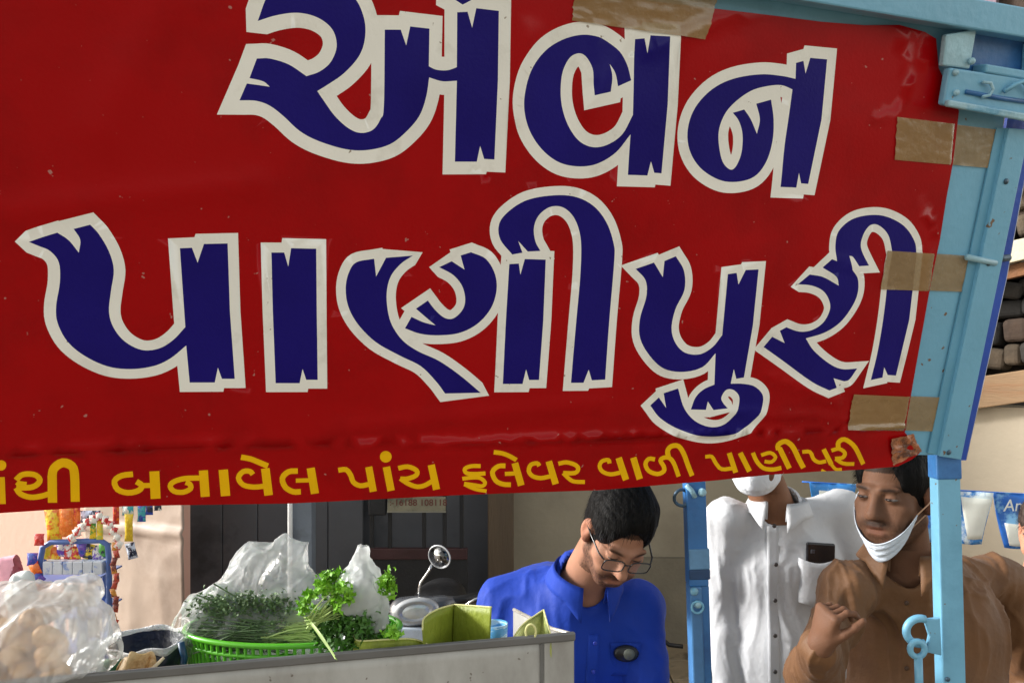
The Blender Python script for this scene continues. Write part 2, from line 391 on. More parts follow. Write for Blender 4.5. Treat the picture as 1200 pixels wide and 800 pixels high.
A, B_, C_, D_, E_ = (240, 0, 3.158), (580, 0, 2.857), (0, 230, 3.0), (380, 200, 2.858), (720, 230, 2.665)
G_ = (880, 230, 3.3333)
LET = [
 (A, .0180, "195,80* 235,-20 300,-75 400,-90 490,-70 555,0 582,55 592,110 585,170 560,222 510,275 460,310 415,338* 440,375 480,430 530,475 575,492 620,480 648,440 660,390 663,112* 722,112* 742,170* 757,100* 828,108* 825,247* 848,258 875,262 900,260 928,250* 930,48* 968,46* 985,105* 1000,33* 1083,43* 1080,300* 1068,590* 1030,588* 1015,540* 1003,598* 922,598* 928,300* 875,302 826,288* 815,360 790,430 740,490 680,535 600,555 520,552 420,522 350,485 290,430 240,392 190,374 128,372* 155,310* 200,316 240,322* 215,302 165,290* 192,218* 240,218 310,240 375,283* 425,265 465,230 486,175 475,120 440,82 390,58 330,50 260,60"),
 (A, .0180, "900,-10* 922,2 950,20* 980,4 1005,-12* 1002,-90* 902,-90*"),
 (B_, .0180, "462,133* 495,130* 502,180* 515,120* 578,124* 572,350* 552,580* 528,578* 517,540* 505,587* 440,585* 448,450* 400,510 340,547 280,557 215,545 160,507 118,450 96,385 94,320 115,240 160,175 220,135 290,118 350,130 400,165 435,215 450,270* 405,290* 396,250 376,216* 384,260 380,308* 325,320* 322,270 318,230 300,192 275,180 245,195 222,240 215,300 220,360 240,420 275,470 320,492 370,485 420,450 455,385*"),
 (B_, .0180, "1000,212* 1025,205* 1032,247* 1048,195* 1105,200* 1085,400* 1040,615* 1016,613* 1009,578* 1000,627* 947,625* 960,500 975,400 988,300* 950,286 900,290 850,305 800,340 765,380 745,430 743,480 755,540 780,567 800,555 818,510 822,450 810,405 790,378* 828,367* 850,400 870,448* 880,400 868,348* 917,334* 926,400 922,470 900,540 860,590 800,608 740,600 680,560 645,500 640,430 665,360 720,300 790,265 880,250 950,255 998,265*"),
 (C_, .0138, "105,158* 150,142 205,125* 245,152 280,195* 285,150 262,112* 320,97* 350,130 385,190 402,255 392,330 385,400 400,455 440,505 500,535 560,530 610,500 652,455* 633,180* 675,178* 695,230* 717,165* 800,163* 808,400* 825,637* 780,637* 766,598* 755,650* 667,650* 655,520* 600,565 540,592 460,602 380,592 300,555 240,505 205,440 200,380 213,300 210,230 180,190 140,172"),
 (C_, .0138, "953,195* 998,195* 1012,244* 1022,180* 1110,182* 1112,400* 1115,640* 1075,640* 1062,602* 1052,652* 968,652* 958,400*"),
 (D_, .0138, "105,305 165,293* 172,352* 205,290* 295,283* 255,310 222,350 208,400 210,460 225,515 260,565 310,600 380,632 450,680 518,737* 400,740* 370,700 320,650 250,615 170,570 110,510 78,450 70,390 80,340"),
 (D_, .0138, "383,322* 425,302* 468,330* 455,283* 490,272* 540,295 570,345 575,400 555,460 510,510 450,540 380,548 320,543 268,525* 290,487* 330,505 370,515* 340,490 305,460* 345,433* 370,465 400,490 430,492 460,465 470,430 460,385 430,348"),
 (D_, .0138, "618,312* 650,310* 655,347* 670,295* 740,297* 730,500* 713,695* 680,695* 670,660* 658,708* 592,708* 605,500*"),
 (D_, .0138, "628,280* 662,274* 648,235* 680,270* 722,268* 705,235 700,190 715,150 750,122 790,120 825,145 848,190 858,250 855,350 840,500 820,705* 862,705* 880,662* 890,697* 935,695* 950,500 968,300 965,240 940,170 895,115 830,85 750,83 670,100 610,140 583,180 588,230"),
 (E_, .0138, "62,225* 118,205* 145,250* 150,200* 185,185* 210,230 212,290 185,350 173,410 185,455 215,485 260,490 300,468 330,430* 345,240* 372,236* 378,272* 400,227* 440,225* 425,400* 400,563* 376,567* 368,537* 359,582* 400,583 435,592 460,622 450,670 410,715 350,740 280,745 200,725 140,690 108,650* 135,625* 158,658* 150,612* 195,597* 215,660 250,700 300,718 345,706 378,665 386,625 368,602 345,602 330,625 335,642 348,658* 305,664* 288,638* 282,664* 235,663* 250,625 275,600 308,585* 310,487* 270,530 210,545 150,535 105,495 75,440 75,380 95,310 92,260"),
 (G_, .0138, "172,340* 218,302* 270,312 333,346* 322,310 268,275* 302,242* 322,250* 318,190 330,135 380,90 450,72 520,78 590,115 632,175 640,230* 610,480* 560,697* 528,695* 515,665* 508,705* 463,715* 490,600 512,450 530,300 545,220* 528,150 490,112 455,112 428,150 420,200 450,268* 410,270* 388,235 373,230* 380,262 385,285* 408,320 408,375 385,430 340,490 280,530 208,552* 240,600 300,650 350,672 410,670* 380,712 360,720* 318,708* 330,745* 300,755* 230,720 120,640 42,585* 75,545* 125,570* 105,522* 130,508* 180,525 230,520 275,490 300,440 295,400 270,365 225,345"),
]
YSTR = [   # origin/scale, strokes of the small yellow line: (width px, points), points joined smoothly
 ((0, 520, 5), [(46, "12,180 14,345"), (34, "100,200 130,170 170,162 215,170 238,198 222,228 180,246 100,246"), (34, "104,212 120,222 160,228"), (34, "98,248 125,285 180,305 240,300 290,285"), (54, "310,172 309,340"),
   (52, "310,175 322,130 372,98 425,118 440,172 442,335"), (34, "780,172 715,180 672,212 690,262 750,283 812,270 832,240 800,216"), (30, "830,240 900,240"), (58, "905,155 912,320")]),
 ((180, 520, 5.4545), [(34, "292,215 200,218 130,238 106,268 132,302 190,308 236,285 232,255 205,242"), (58, "318,165 330,338"), (60, "445,160 460,332"),
   (34, "634,190 615,170 572,172 542,212 572,258 640,272 720,264"), (55, "713,150 735,325"), (36, "558,78 620,90 670,110 730,135"),
   (36, "920,165 862,170 822,212 840,270 890,300 940,300"), (28, "908,228 1000,225"), (52, "1002,145 1030,312")]),
 ((380, 515, 6), [(36, "95,205 150,200 182,240 202,290 250,315 310,305"), (50, "308,180 342,358"), (52, "432,180 467,352"),
   (34, "515,190 580,178 642,204 640,240 580,264 530,265"), (34, "530,262 590,302 650,322 702,312 755,280"), (50, "745,165 785,342")]),
 ((530, 510, 7.0588), [(34, "225,240 150,240 95,262 110,298 180,305 265,300"), (32, "75,345 150,335 220,338 262,375 240,405 180,398 90,385"), (30, "90,390 180,430 275,447"),
   (40, "430,238 370,242 322,290 350,360 410,390 475,394"), (34, "425,305 520,300"), (56, "507,215 560,400"), (38, "330,122 400,132 460,155 520,190"),
   (36, "710,240 690,217 640,230 622,280 652,322 720,340 800,325"), (54, "786,200 845,390"), (36, "865,220 930,208 1002,228 1028,262 1000,296 905,297"), (34, "905,297 958,348 1000,368 1085,372")]),
 ((690, 500, 7.0588), [(34, "160,292 150,262 100,270 77,310 102,358 170,383 250,370"), (54, "235,245 300,430"), (54, "358,245 415,425"),
   (36, "540,262 490,257 462,300 490,358 560,383 612,360 612,320 585,272 610,248 655,248 692,290 738,405"), (40, "650,240 642,190 672,152 730,150 772,210 812,310 850,400")]),
 ((820, 495, 4.444), [(20, "25,175 60,175 82,210 112,240 170,235"), (26, "150,155 185,258"), (27, "208,155 257,252"),
   (22, "275,155 295,200 330,235 380,243 425,235"), (19, "318,168 365,155 392,178 372,203 335,200"), (27, "412,130 467,238"), (27, "408,140 405,112 440,94 478,120 510,180 540,235"),
   (20, "530,150 570,150 590,188 620,205 655,198"), (24, "640,135 682,215"), (17, "682,215 705,240 735,240"), (13, "632,245 668,262 700,262"),
   (20, "680,142 718,132 748,152 738,178 700,184"), (20, "703,185 740,208 800,212"), (24, "715,130 715,98 745,82 788,110 820,160 850,215")]),
]
DOTS = [((0, 520, 5), 14, 112, 30), ((380, 515, 6), 427, 108, 41)]

def banner_h(u, v):
    # hem ridge: where the sheet bends over the lower rail
    cu = []; cv = []
    for px, py in ((-300, 545), (0, 529), (180, 522), (350, 517), (540, 513), (745, 509), (900, 505), (1000, 501), (1070, 497)):
        a = ray_uv(px, py); cu.append(a[0]); cv.append(a[1])
    dv = v-np.interp(u, cu, cv)
    h = np.zeros(len(u))
    h += .0060*np.exp(-(dv/.0055)**2)                             # ridge
    below = np.clip(dv, 0, None); h -= .10*below**1.35              # below it the sheet hangs back
    p3 = np.stack([u*2.2, v*4.0, np.zeros_like(u)], 1)
    h += .0035*vnoise(p3+5)+.0012*vnoise(p3*3.1+9)*(1-.85*np.exp(-(dv/.02)**2))
    h += .0016*ridged(np.stack([u*5+v*2, v*14, u*0+3], 1), 2)*np.clip((dv-.008)/.02, 0, 1)
    # tension creases running from the taped top right corner
    c0 = np.array(ray_uv(1055, 10)); c1 = np.array(ray_uv(1050, 135))
    for (qx, qy), ln, am, ws in (((1052, 32), (1062, 110), .004, .006), ((1020, 145), (1060, 120), .005, .006), ((1075, 40), (1078, 78), .003, .004),
                             ((880, 8), (760, 60), .004, .012), ((0, 250), (300, 215), .003, .02), ((200, 0), (120, 150), .004, .03), ((620, 40), (600, 140), .003, .012), ((400, 500), (700, 470), .003, .016), ((980, 470), (900, 440), .003, .012), ((1030, 320), (960, 300), .002, .012), ((840, 480), (990, 490), .003, .010), ((735, 40), (690, 130), .0035, .014), ((700, 40), (690, 90), .003, .008), ((1075, 235), (1098, 280), .003, .005), ((1085, 300), (1060, 420), .002, .012)):
        a = np.array(ray_uv(qx, qy)); b = np.array(ray_uv(*ln)); ab = b-a; t = np.clip(((u-a[0])*ab[0]+(v-a[1])*ab[1])/(ab@ab), 0, 1)
        d = np.hypot(u-a[0]-t*ab[0], v-a[1]-t*ab[1]); h += am*np.exp(-(d/ws)**2)
    return h+.006

def build_banner():
    ed = []; tris = []; grp = [0]
    vs = []; fs = []; kind = []          # kind 1 white, 2 blue, 3 yellow, 0 sheet
    def face(pts, k):
        if k in (1, 3) and 3 < len(pts) <= 5:
            for q in range(1, len(pts)-1): face([pts[0], pts[q], pts[q+1]], k)
            return
        if abs(area(pts)) < 1e-9: return
        if area(pts) < 0: pts = pts[::-1]
        if k in (1, 3):
            b = len(vs); vs.extend(Vector(p) for p in pts); ed.extend([(b, b+1), (b+1, b+2), (b+2, b)]); tris.append((k, grp[0], pts)); return
        b = len(vs); vs.extend(Vector(p) for p in pts); fs.append(list(range(b, b+len(pts)))); kind.append(k)
    for (ox, oy, sc), w, s in LET:
        p = parse(s, ox, oy, sc)
        if area(p) < 0: p = p[::-1]
        grp[0] += 1; face(p, 2); n = len(p); P2 = [Vector(q) for q in p]
        # white margin: one quad per edge, mitred at outer corners
        N = []
        for i in range(n):
            d = (P2[(i+1) % n]-P2[i]).normalized(); N.append(Vector((d.y, -d.x)))
        for i in range(n):
            a, b = P2[i], P2[(i+1) % n]
            def off(j, mine, other):
                sN = N[mine]+N[other]; dprev = (P2[j]-P2[j-1]); dn = (P2[(j+1) % n]-P2[j])
                conv = dprev.x*dn.y-dprev.y*dn.x > -1e-12
                if sN.length < .25: return [P2[j]+N[mine]*w]
                m = sN/ sN.dot(N[mine])*w
                if m.length > 2.25*w: m = m.normalized()*1.12*w
                return [P2[j]+m] if conv or N[mine].dot(N[other]) > .9 else [P2[j]+N[mine]*w]
            pa = off(i, i, i-1); pb = off((i+1) % n, i, (i+1) % n)
            face([tuple(a), tuple(b)]+[tuple(q) for q in pb]+[tuple(q) for q in pa], 1)
    def stroke(o, wpx, s):
        ox, oy, sc = o; pt = [np.array([float(c) for c in t.split(',')]) for t in s.split()]
        if len(pt) > 2:
            e = [2*pt[0]-pt[1]]+pt+[2*pt[-1]-pt[-2]]; q = []
            for k in range(1, len(e)-2):
                p0, p1, p2, p3 = e[k-1:k+3]
                for t in (0, .33, .66): q.append(.5*((2*p1)+(-p0+p2)*t+(2*p0-5*p1+4*p2-p3)*t*t+(-p0+3*p1-3*p2+p3)*t**3))
            q.append(pt[-1]); pt = q
        L = []; R = []
        for i in range(len(pt)):
            d = pt[min(i+1, len(pt)-1)]-pt[max(i-1, 0)]; d = d/np.linalg.norm(d); nn = np.array([d[1], -d[0]])*wpx/2
            L.append(pt[i]+nn); R.append(pt[i]-nn)
        g = lambda c: ray_uv(ox+c[0]/sc, oy+c[1]/sc)
        for i in range(len(pt)-1): face([g(L[i]), g(L[i+1]), g(R[i+1]), g(R[i])], 3)
    for o, st in YSTR:
        grp[0] += 1
        for w, s in st: stroke(o, w, s)
    for (ox, oy, sc), x, y, r in DOTS:
        grp[0] += 1; cc = [ray_uv(ox+(x+r*cos(t))/sc, oy+(y+r*sin(t))/sc) for t in np.linspace(0, 2*pi, 20, endpoint=False)]
        for q in range(1, 19): face([cc[0], cc[q], cc[q+1]], 3)
    # outline of the vinyl sheet, traced edge to edge (runs on past the frame to the left)
    out = [(-260, -10), (-100, -120), (300, -75), (620, -22), (760, 2), (820, 9), (860, 14), (905, 19), (960, 26), (1010, 30), (1050, 30), (1080, 38), (1093, 46),
           (1096, 80), (1120, 130), (1113, 190), (1106, 230), (1098, 280), (1089, 330), (1080, 380), (1071, 430), (1063, 475), (1058, 505), (1066, 515), (1076, 526), (1077, 530), (1068, 538), (1052, 546),
           (1020, 549), (960, 552), (900, 556), (840, 562), (770, 568), (700, 573), (620, 575), (540, 578), (420, 585), (340, 589), (200, 592), (100, 594), (0, 600), (-120, 606), (-330, 617)]
    sheet = [ray_uv(*p) for p in out]
    face(sheet, 0)
    us = [p[0] for p in sheet]; vsx = [p[1] for p in sheet]
    # free grid points so that the sheet can bend
    g0 = len(vs); nu, nv = 110, 64
    for i in range(nu):
        for j in range(nv):
            vs.append(Vector((min(us)+(max(us)-min(us))*(i+.5+random.uniform(-.2, .2))/nu, min(vsx)+(max(vsx)-min(vsx))*(j+.5+random.uniform(-.2, .2))/nv)))
    V, E, T, ov, oe, of = delaunay_2d_cdt(vs, ed, fs, 0, 1e-6)
    pr = {0: 0, 1: 1, 3: 2, 2: 3}; keep = []; mi = []
    cen = np.array([[(V[t[0]][c]+V[t[1]][c]+V[t[2]][c])/3 for c in (0, 1)] for t in T]); extra = np.zeros(len(T), dtype=int)
    for g in range(1, grp[0]+1):
        tt = np.array([q[2] for q in tris if q[1] == g]); kk = [q[0] for q in tris if q[1] == g][0]
        lo = tt.min((0, 1)); hi = tt.max((0, 1)); idx = np.nonzero(((cen >= lo) & (cen <= hi)).all(1))[0]; C = cen[idx]; hit = np.zeros(len(idx), dtype=bool)
        for a, b, c in tt:
            f_ = lambda p, q: (q[0]-p[0])*(C[:, 1]-p[1])-(q[1]-p[1])*(C[:, 0]-p[0])
            hit |= (f_(a, b) >= 0) & (f_(b, c) >= 0) & (f_(c, a) >= 0)
        extra[idx[hit]] = kk
    for t, o, ex in zip(T, of, extra):
        if not o: continue
        ks = [kind[i] for i in o]
        if 0 not in ks and True:
            continue
        k = max(ks+[int(ex)], key=lambda q: pr[q]); keep.append(t); mi.append({0: 0, 1: 1, 2: 2, 3: 3}[k])
    used = sorted({i for t in keep for i in t}); mp = {a: b for b, a in enumerate(used)}
    W = np.array([(V[i][0], V[i][1]) for i in used])
    faces = [[mp[i] for i in t] for t in keep]
    u, v = W[:, 0], W[:, 1]
    h = banner_h(u, v)
    pts = [uv3(a, b, c) for a, b, c in zip(u, v, h)]
    # face orientation towards the viewer
    f2 = []
    for f in faces:
        n_ = (pts[f[1]]-pts[f[0]]).cross(pts[f[2]]-pts[f[0]]); f2.append(f if n_.dot(NB) > 0 else f[::-1])
    red = mat('vinyl_red', lin((160, 0, 6)), .42, coat=.26, spec=.06, var=.05, scale=3, bump=.06, bscale=220, color2=lin((140, 0, 5)), c2lo=.45, c2hi=.7, c2scale=5, specks=((.42, .16, .14), 85, .735))
    white = mat('vinyl_white', (.84, .83, .77), .4, coat=.26, spec=.06, var=.05, scale=5, bump=.05, bscale=220, color2=(.62, .60, .53), c2lo=.55, c2hi=.8, c2scale=14, specks=((.35, .30, .24), 95, .74))
    blue = mat('vinyl_blue', lin((22, 11, 108)), .4, coat=.12, spec=.12, var=.12, scale=5, bump=.06, bscale=220)
    yel = mat('vinyl_yellow', lin((240, 186, 10)), .4, coat=.26, spec=.06, var=.08, scale=9, bump=.05, bscale=220)
    o = mesh('banner', pts, f2, red, None, True, [red, white, blue, yel], mi)
    e = 1e-3; hu = (banner_h(u+e, v)-banner_h(u-e, v))/(2*e); hv = (banner_h(u, v+e)-banner_h(u, v-e))/(2*e)
    nn = np.array(NB)[None, :]-hu[:, None]*np.array(UA)-hv[:, None]*np.array(VA); nn /= np.linalg.norm(nn, axis=1, keepdims=True)
    o.data.normals_split_custom_set_from_vertices([tuple(q) for q in nn])
    for m_ in (red, white, blue, yel): m_.node_tree.nodes['Principled BSDF'].inputs['Coat Roughness'].default_value = .16
    tag(o, 'red vinyl shop banner with navy and yellow Gujarati lettering hung across the stall', 'banner')
    return o
banner = build_banner()
# ------------------------------------------------------------------ setting: ground, walls
def quad(name, pts, m, parent=None, thick=.02, back=Vector((0, 1, 0))):
    return MB().prism(pts, Vector(back)*thick).build(name, m, parent)
gm = mat('ground_mat', lin((120, 108, 88)), .8, var=.25, scale=5, bump=.5, bscale=30, color2=lin((70, 62, 50)), c2lo=.5, c2hi=.7)
struct(mesh('ground', [(-60, -30, 0), (60, -30, 0), (60, 60, 0), (-60, 60, 0)], [(0, 1, 2, 3)], gm))
tile = mat('paving_mat', lin((135, 120, 96)), .6, var=.2, scale=6, bump=.3, bscale=40, color2=lin((88, 78, 62)))
pavement = thing('pavement', 'x', 'x')
for k in ('label', 'category'): del pavement[k]
pavement['kind'] = 'structure'
me_t = None
for i in range(8):
    for j in range(7):
        c = (0.15+i*.30, 3.2+j*.30, .012)
        if me_t is None:
            o = MB().box((0, 0, 0), (.29, .29, .024)).build('tile', tile, pavement, bevel=.004, seg=1); me_t = o
        else: o = me_t.copy(); COL.objects.link(o)
        o.location = (c[0], c[1], c[2]+random.uniform(-.002, .002))

DW = (H*F/(755-HY))
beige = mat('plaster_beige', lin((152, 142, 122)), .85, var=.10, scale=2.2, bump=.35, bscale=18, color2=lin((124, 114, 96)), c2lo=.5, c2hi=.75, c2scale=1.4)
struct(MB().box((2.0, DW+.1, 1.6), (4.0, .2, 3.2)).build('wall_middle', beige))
struct(MB().box((.66+.35, DW-.02, .28), (.62, .05, .56)).build('wall_plinth', mat('plinth_mat', lin((116, 108, 92)), .85, var=.2, scale=4, bump=.4)))
pink = mat('plaster_pink', lin((232, 184, 164)), .8, var=.05, scale=2, bump=.2, bscale=25)
# pink wall on the left turns towards the light
a = P(-260, 600, 5.2); b = P(118, 600, 4.75)
def wallseg(name, a, b, z0, z1, m, t=.12):
    d = (b-a); d.z = 0; n_ = Vector((-d.y, d.x, 0)).normalized()
    if n_.y < 0: n_ = -n_
    return MB().prism([(a.x, a.y, z0), (b.x, b.y, z0), (b.x, b.y, z1), (a.x, a.y, z1)], n_*t).build(name, m)
struct(wallseg('wall_left', P(-330, 600, 6.6), P(205, 600, 4.75), 0, 3.4, pink))
sheetm = mat('hoarding_mat', lin((166, 146, 130)), .55, var=.10, scale=3, bump=.6, bscale=7, color2=lin((138, 116, 100)), c2lo=.48, c2hi=.72, c2scale=2.2)
pa, pb = P(100, 600, 4.7), P(215, 600, 4.25)
def hoard(u_, w):
    p = pa.lerp(pb, u_); z = .01+w*2.9
    c = ridged(np.array([u_*3, w*9, 2.]), 2)*.010
    fold = -.03*math.exp(-((z-.86-.05*u_)/.018)**2)
    return (p.x+.02*w*0, p.y-c+fold, z)
ho = grid('hoarding', hoard, 40, 120, sheetm, thick=.006)
tag(ho, 'creased tan plastic sheet hung as a partition beside the snack rack', 'plastic sheet')
darkw = mat('dark_shutter_mat', lin((88, 89, 93)), .6, var=.18, scale=2.4, bump=.25, bscale=12, color2=lin((62, 63, 66)), c2scale=1.5)
struct(wallseg('wall_dark', P(210, 600, 5.1), P(606, 600, 5.17), 0, 3.4, darkw))
# dark sheet-metal shutter: wide panels with seams
sh = thing('metal_shutter', 'dark grey steel shop shutter behind the plastic bag of greens', 'shutter', P(290, 1100, 4.95))
for i in range(5):
    x0 = P(219, 600, 4.95).x+i*.215
    MB().box((x0+.1065, 4.97, 1.45), (.211, .03, 2.8)).build('panel', darkw, sh, bevel=.004, seg=1)
# pillar with a bright conduit
pil = thing('steel_pillar', 'grey steel pillar with a white conduit down its left edge', 'pillar', P(355, 1050, 3.9))
steelblue = mat('pillar_mat', lin((112, 120, 130)), .5, var=.12, scale=4, bump=.15, color2=lin((90, 96, 104)))
MB().box((P(355.5, 600, 3.9).x, 3.9, 1.5), (24.5/F*3.9, .08, 3.0)).build('pillar_body', steelblue, pil, bevel=.004)
MB().tube([(P(340, 600, 3.84).x, 3.84, 0), (P(340, 600, 3.84).x, 3.84, 3)], .0115, 12).build('conduit', mat('conduit_white', (.85, .85, .84), .4), pil, True)
# gate with bars, dark lower panel and a number board
gate = thing('barred_gate', 'black barred gate with a dark maroon rail behind the scooter', 'gate', P(490, 1200, 4.7))
blk = mat('gate_black', lin((30, 30, 32)), .45, var=.2, scale=8, bump=.2)
mar = mat('gate_maroon', lin((62, 34, 34)), .5, var=.25, scale=6, bump=.2)
gx = lambda px: P(px, 600, 4.7).x
gz = lambda py: P(500, py, 4.7).z
for px in (436, 457, 497, 521, 541):
    MB().box((gx(px), 4.7, (gz(560)+gz(642))/2), (.022, .022, gz(560)-gz(642))).build('bar', blk, gate, bevel=.003, seg=1)
MB().box((gx(489), 4.7, gz(648)), (gx(548)-gx(430), .035, gz(642)-gz(655))).build('rail', mar, gate, bevel=.004)
MB().box((gx(489), 4.7, gz(560)), (gx(548)-gx(430), .035, .03)).build('rail', blk, gate, bevel=.004)
MB().box((gx(489), 4.71, (gz(656)+.06)/2+.01), (gx(548)-gx(430), .02, gz(656)-.06)).build('lower_panel', blk, gate, bevel=.004)
MB().box((gx(444), 4.66, gz(588)), (.10, .05, .13)).build('lock_box', blk, gate, bevel=.006)
nb = thing('number_board', 'small dirty cream board with dark red figures hung on the black gate', 'number board', P(490, 592, 4.62))
cream = mat('board_cream', lin((128, 122, 100)), .6, var=.25, scale=12, color2=lin((80, 76, 60)))
MB().box((gx(490), 4.63, gz(588)), (68/F*4.63, .012, .085)).build('plate', cream, nb, bevel=.003)
MB().box((gx(490), 4.622, gz(588)-.041), (69/F*4.63, .016, .006)).build('plate_rim', mat('rim_pale', lin((135, 130, 115)), .6), nb)
redp = mat('board_red', lin((96, 34, 26)), .6)
def textmesh(name, s, size, loc, rot, m, parent, ext=.0006, shear=0, font=None):
    cu = bpy.data.curves.new(name, 'FONT'); cu.body = s; cu.size = size; cu.extrude = ext; cu.align_x = 'CENTER'; cu.align_y = 'CENTER'
    cu.shear = shear
    t = bpy.data.objects.new(name, cu); COL.objects.link(t)
    bpy.context.view_layer.update()
    me = bpy.data.meshes.new_from_object(t.evaluated_get(bpy.context.evaluated_depsgraph_get()))
    bpy.data.objects.remove(t); me.materials.clear(); me.materials.append(m)
    me.transform(Matrix.Translation(loc) @ rot.to_matrix().to_4x4())
    o = bpy.data.objects.new(name, me); COL.objects.link(o); attach(o, parent); o['kind'] = 'stuff'; return o
textmesh('digits', ':-16188 108118', .052, Vector((gx(492), 4.6225, gz(586))), Euler((pi/2, 0, 0)), redp, nb)
# brown timber post
br = MB().box((P(587, 600, 5.0).x, 5.0, 1.6), (30/F*5.0, .16, 3.2)).build('timber_post', mat('timber_brown', lin((92, 76, 58)), .7, var=.25, scale=6, stretch=(1, 1, .15), bump=.4), bevel=.006)
tag(br, 'brown timber door post between the grey shutter and the beige wall', 'post')
# right: beige wall that turns to the light, ledge beam, masonry above it
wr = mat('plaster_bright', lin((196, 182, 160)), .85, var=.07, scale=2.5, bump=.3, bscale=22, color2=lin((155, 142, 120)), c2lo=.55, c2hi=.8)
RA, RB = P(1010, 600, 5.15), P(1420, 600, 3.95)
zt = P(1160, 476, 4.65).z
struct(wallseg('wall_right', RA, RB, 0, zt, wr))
def rw(t, off=0):
    d = (RB-RA); d.z = 0; n_ = Vector((-d.y, d.x, 0)).normalized(); n_ = n_ if n_.y < 0 else -n_
    q = RA+d*t+n_*off; return q
wood = mat('beam_wood', lin((150, 120, 88)), .6, var=.15, scale=5, stretch=(.3, .3, 4), bump=.3, color2=lin((150, 112, 78)))
def onright(px, py, off=0):
    d = RB-RA; d.z = 0; n_ = Vector((-d.y, d.x, 0)).normalized(); n_ = n_ if n_.y < 0 else -n_
    o = Vector((0, 0, H)); r = Vector(((px-CX)/F, 1, -(py-HY)/F)); q0 = Vector((RA.x, RA.y, 0))+n_*off
    t = (q0-o).dot(n_)/r.dot(n_); return o+r*t
bm = MB(); p1 = onright(1080, 470, .06); p2 = onright(1290, 438, .06); th = .16
nR = (rw(0, 1)-rw(0, 0))
bm.prism([onright(1080, 488, .02), onright(1290, 458, .02), onright(1290, 420, .02), onright(1080, 452, .02)], nR*.08)
tag(bm.build('timber_beam', wood, bevel=.006), 'pale timber ledge beam along the top of the beige wall', 'beam')
ru = struct(wallseg('wall_upper', rw(0, -.25), rw(1, -.25), zt, 3.6, mat('masonry_dark', lin((40, 34, 30)), .9, var=.4, scale=6, bump=.8, bscale=12, color2=lin((48, 40, 34)))))
stm = [mat('stone_brown', lin((70, 56, 46)), .9, var=.3, scale=9, bump=.8, bscale=25), mat('stone_tan', lin((84, 72, 58)), .9, var=.3, scale=9, bump=.8, bscale=25),
       mat('stone_dark', lin((34, 32, 30)), .9, var=.3, scale=9, bump=.8, bscale=25), mat('stone_grey', lin((54, 50, 46)), .9, var=.35, scale=9, bump=.8, bscale=25)]
rs = random.Random(5)
y = 432
for row in range(9):
    px = 1112+rs.uniform(-8, 4)
    hgt = rs.uniform(20, 30)
    while px < 1300:
        w = rs.uniform(18, 40); yy = y-hgt/2-(px-1160)*.12
        if not (283 < yy < 312):
            c = onright(px+w/2, yy, -.14); r = Matrix.Rotation(math.atan2((RB-RA).y, (RB-RA).x), 3, 'Z') @ Matrix.Rotation(rs.uniform(-.22, .22), 3, 'Y') @ Matrix.Rotation(rs.uniform(-.3, .3), 3, 'Z')
            pts = []
            sx, sy, sz = w/F*4.6*.94, .2, hgt/F*4.6*.92
            o = MB().box(c, (sx, sy*rs.uniform(.7, 1.2), sz), r).build('stone', rs.choice(stm), None, bevel=.03, seg=3)
            o.name = 'stone'; attach(o, ru)
        px += w
    y -= hgt
# bright roofing sheet edge
sh2 = MB().prism([onright(1090, 332, .1), onright(1300, 282, .1), onright(1300, 258, .1), onright(1090, 306, .1)], nR*.06).build('roof_strip', mat('pale_metal', lin((205, 196, 170)), .45, var=.15, scale=7, bump=.3, color2=lin((190, 170, 130))), bevel=.004)
tag(sh2, 'pale painted strip of roof edging above the stone wall', 'roof edging')
rb2 = MB().prism([onright(1090, 350, .06), onright(1300, 300, .06), onright(1300, 284, .06), onright(1090, 334, .06)], nR*.05).build('roof_batten', mat('rust_timber', lin((120, 78, 44)), .7, var=.3, scale=8, bump=.4), bevel=.004)
tag(rb2, 'rusty brown batten under the pale roof edging', 'batten')
# mauve plaster gable above, glimpsed over the cart's top rail
mv = mat('plaster_mauve', lin((128, 110, 122)), .85, var=.12, scale=3, bump=.3)
struct(MB().prism([onright(1000, 90, -.1), onright(1172, 90, -.1), onright(1172, -300, -.1), onright(1000, -300, -.1)], nR*.08).build('wall_gable', mv))
struct(MB().prism([onright(1173, 260, -.14), onright(1420, 240, -.14), onright(1420, -300, -.14), onright(1173, -300, -.14)], nR*.06).build('wall_recess', mat('recess_brown', lin((60, 46, 36)), .85, var=.3, scale=5, bump=.4)))

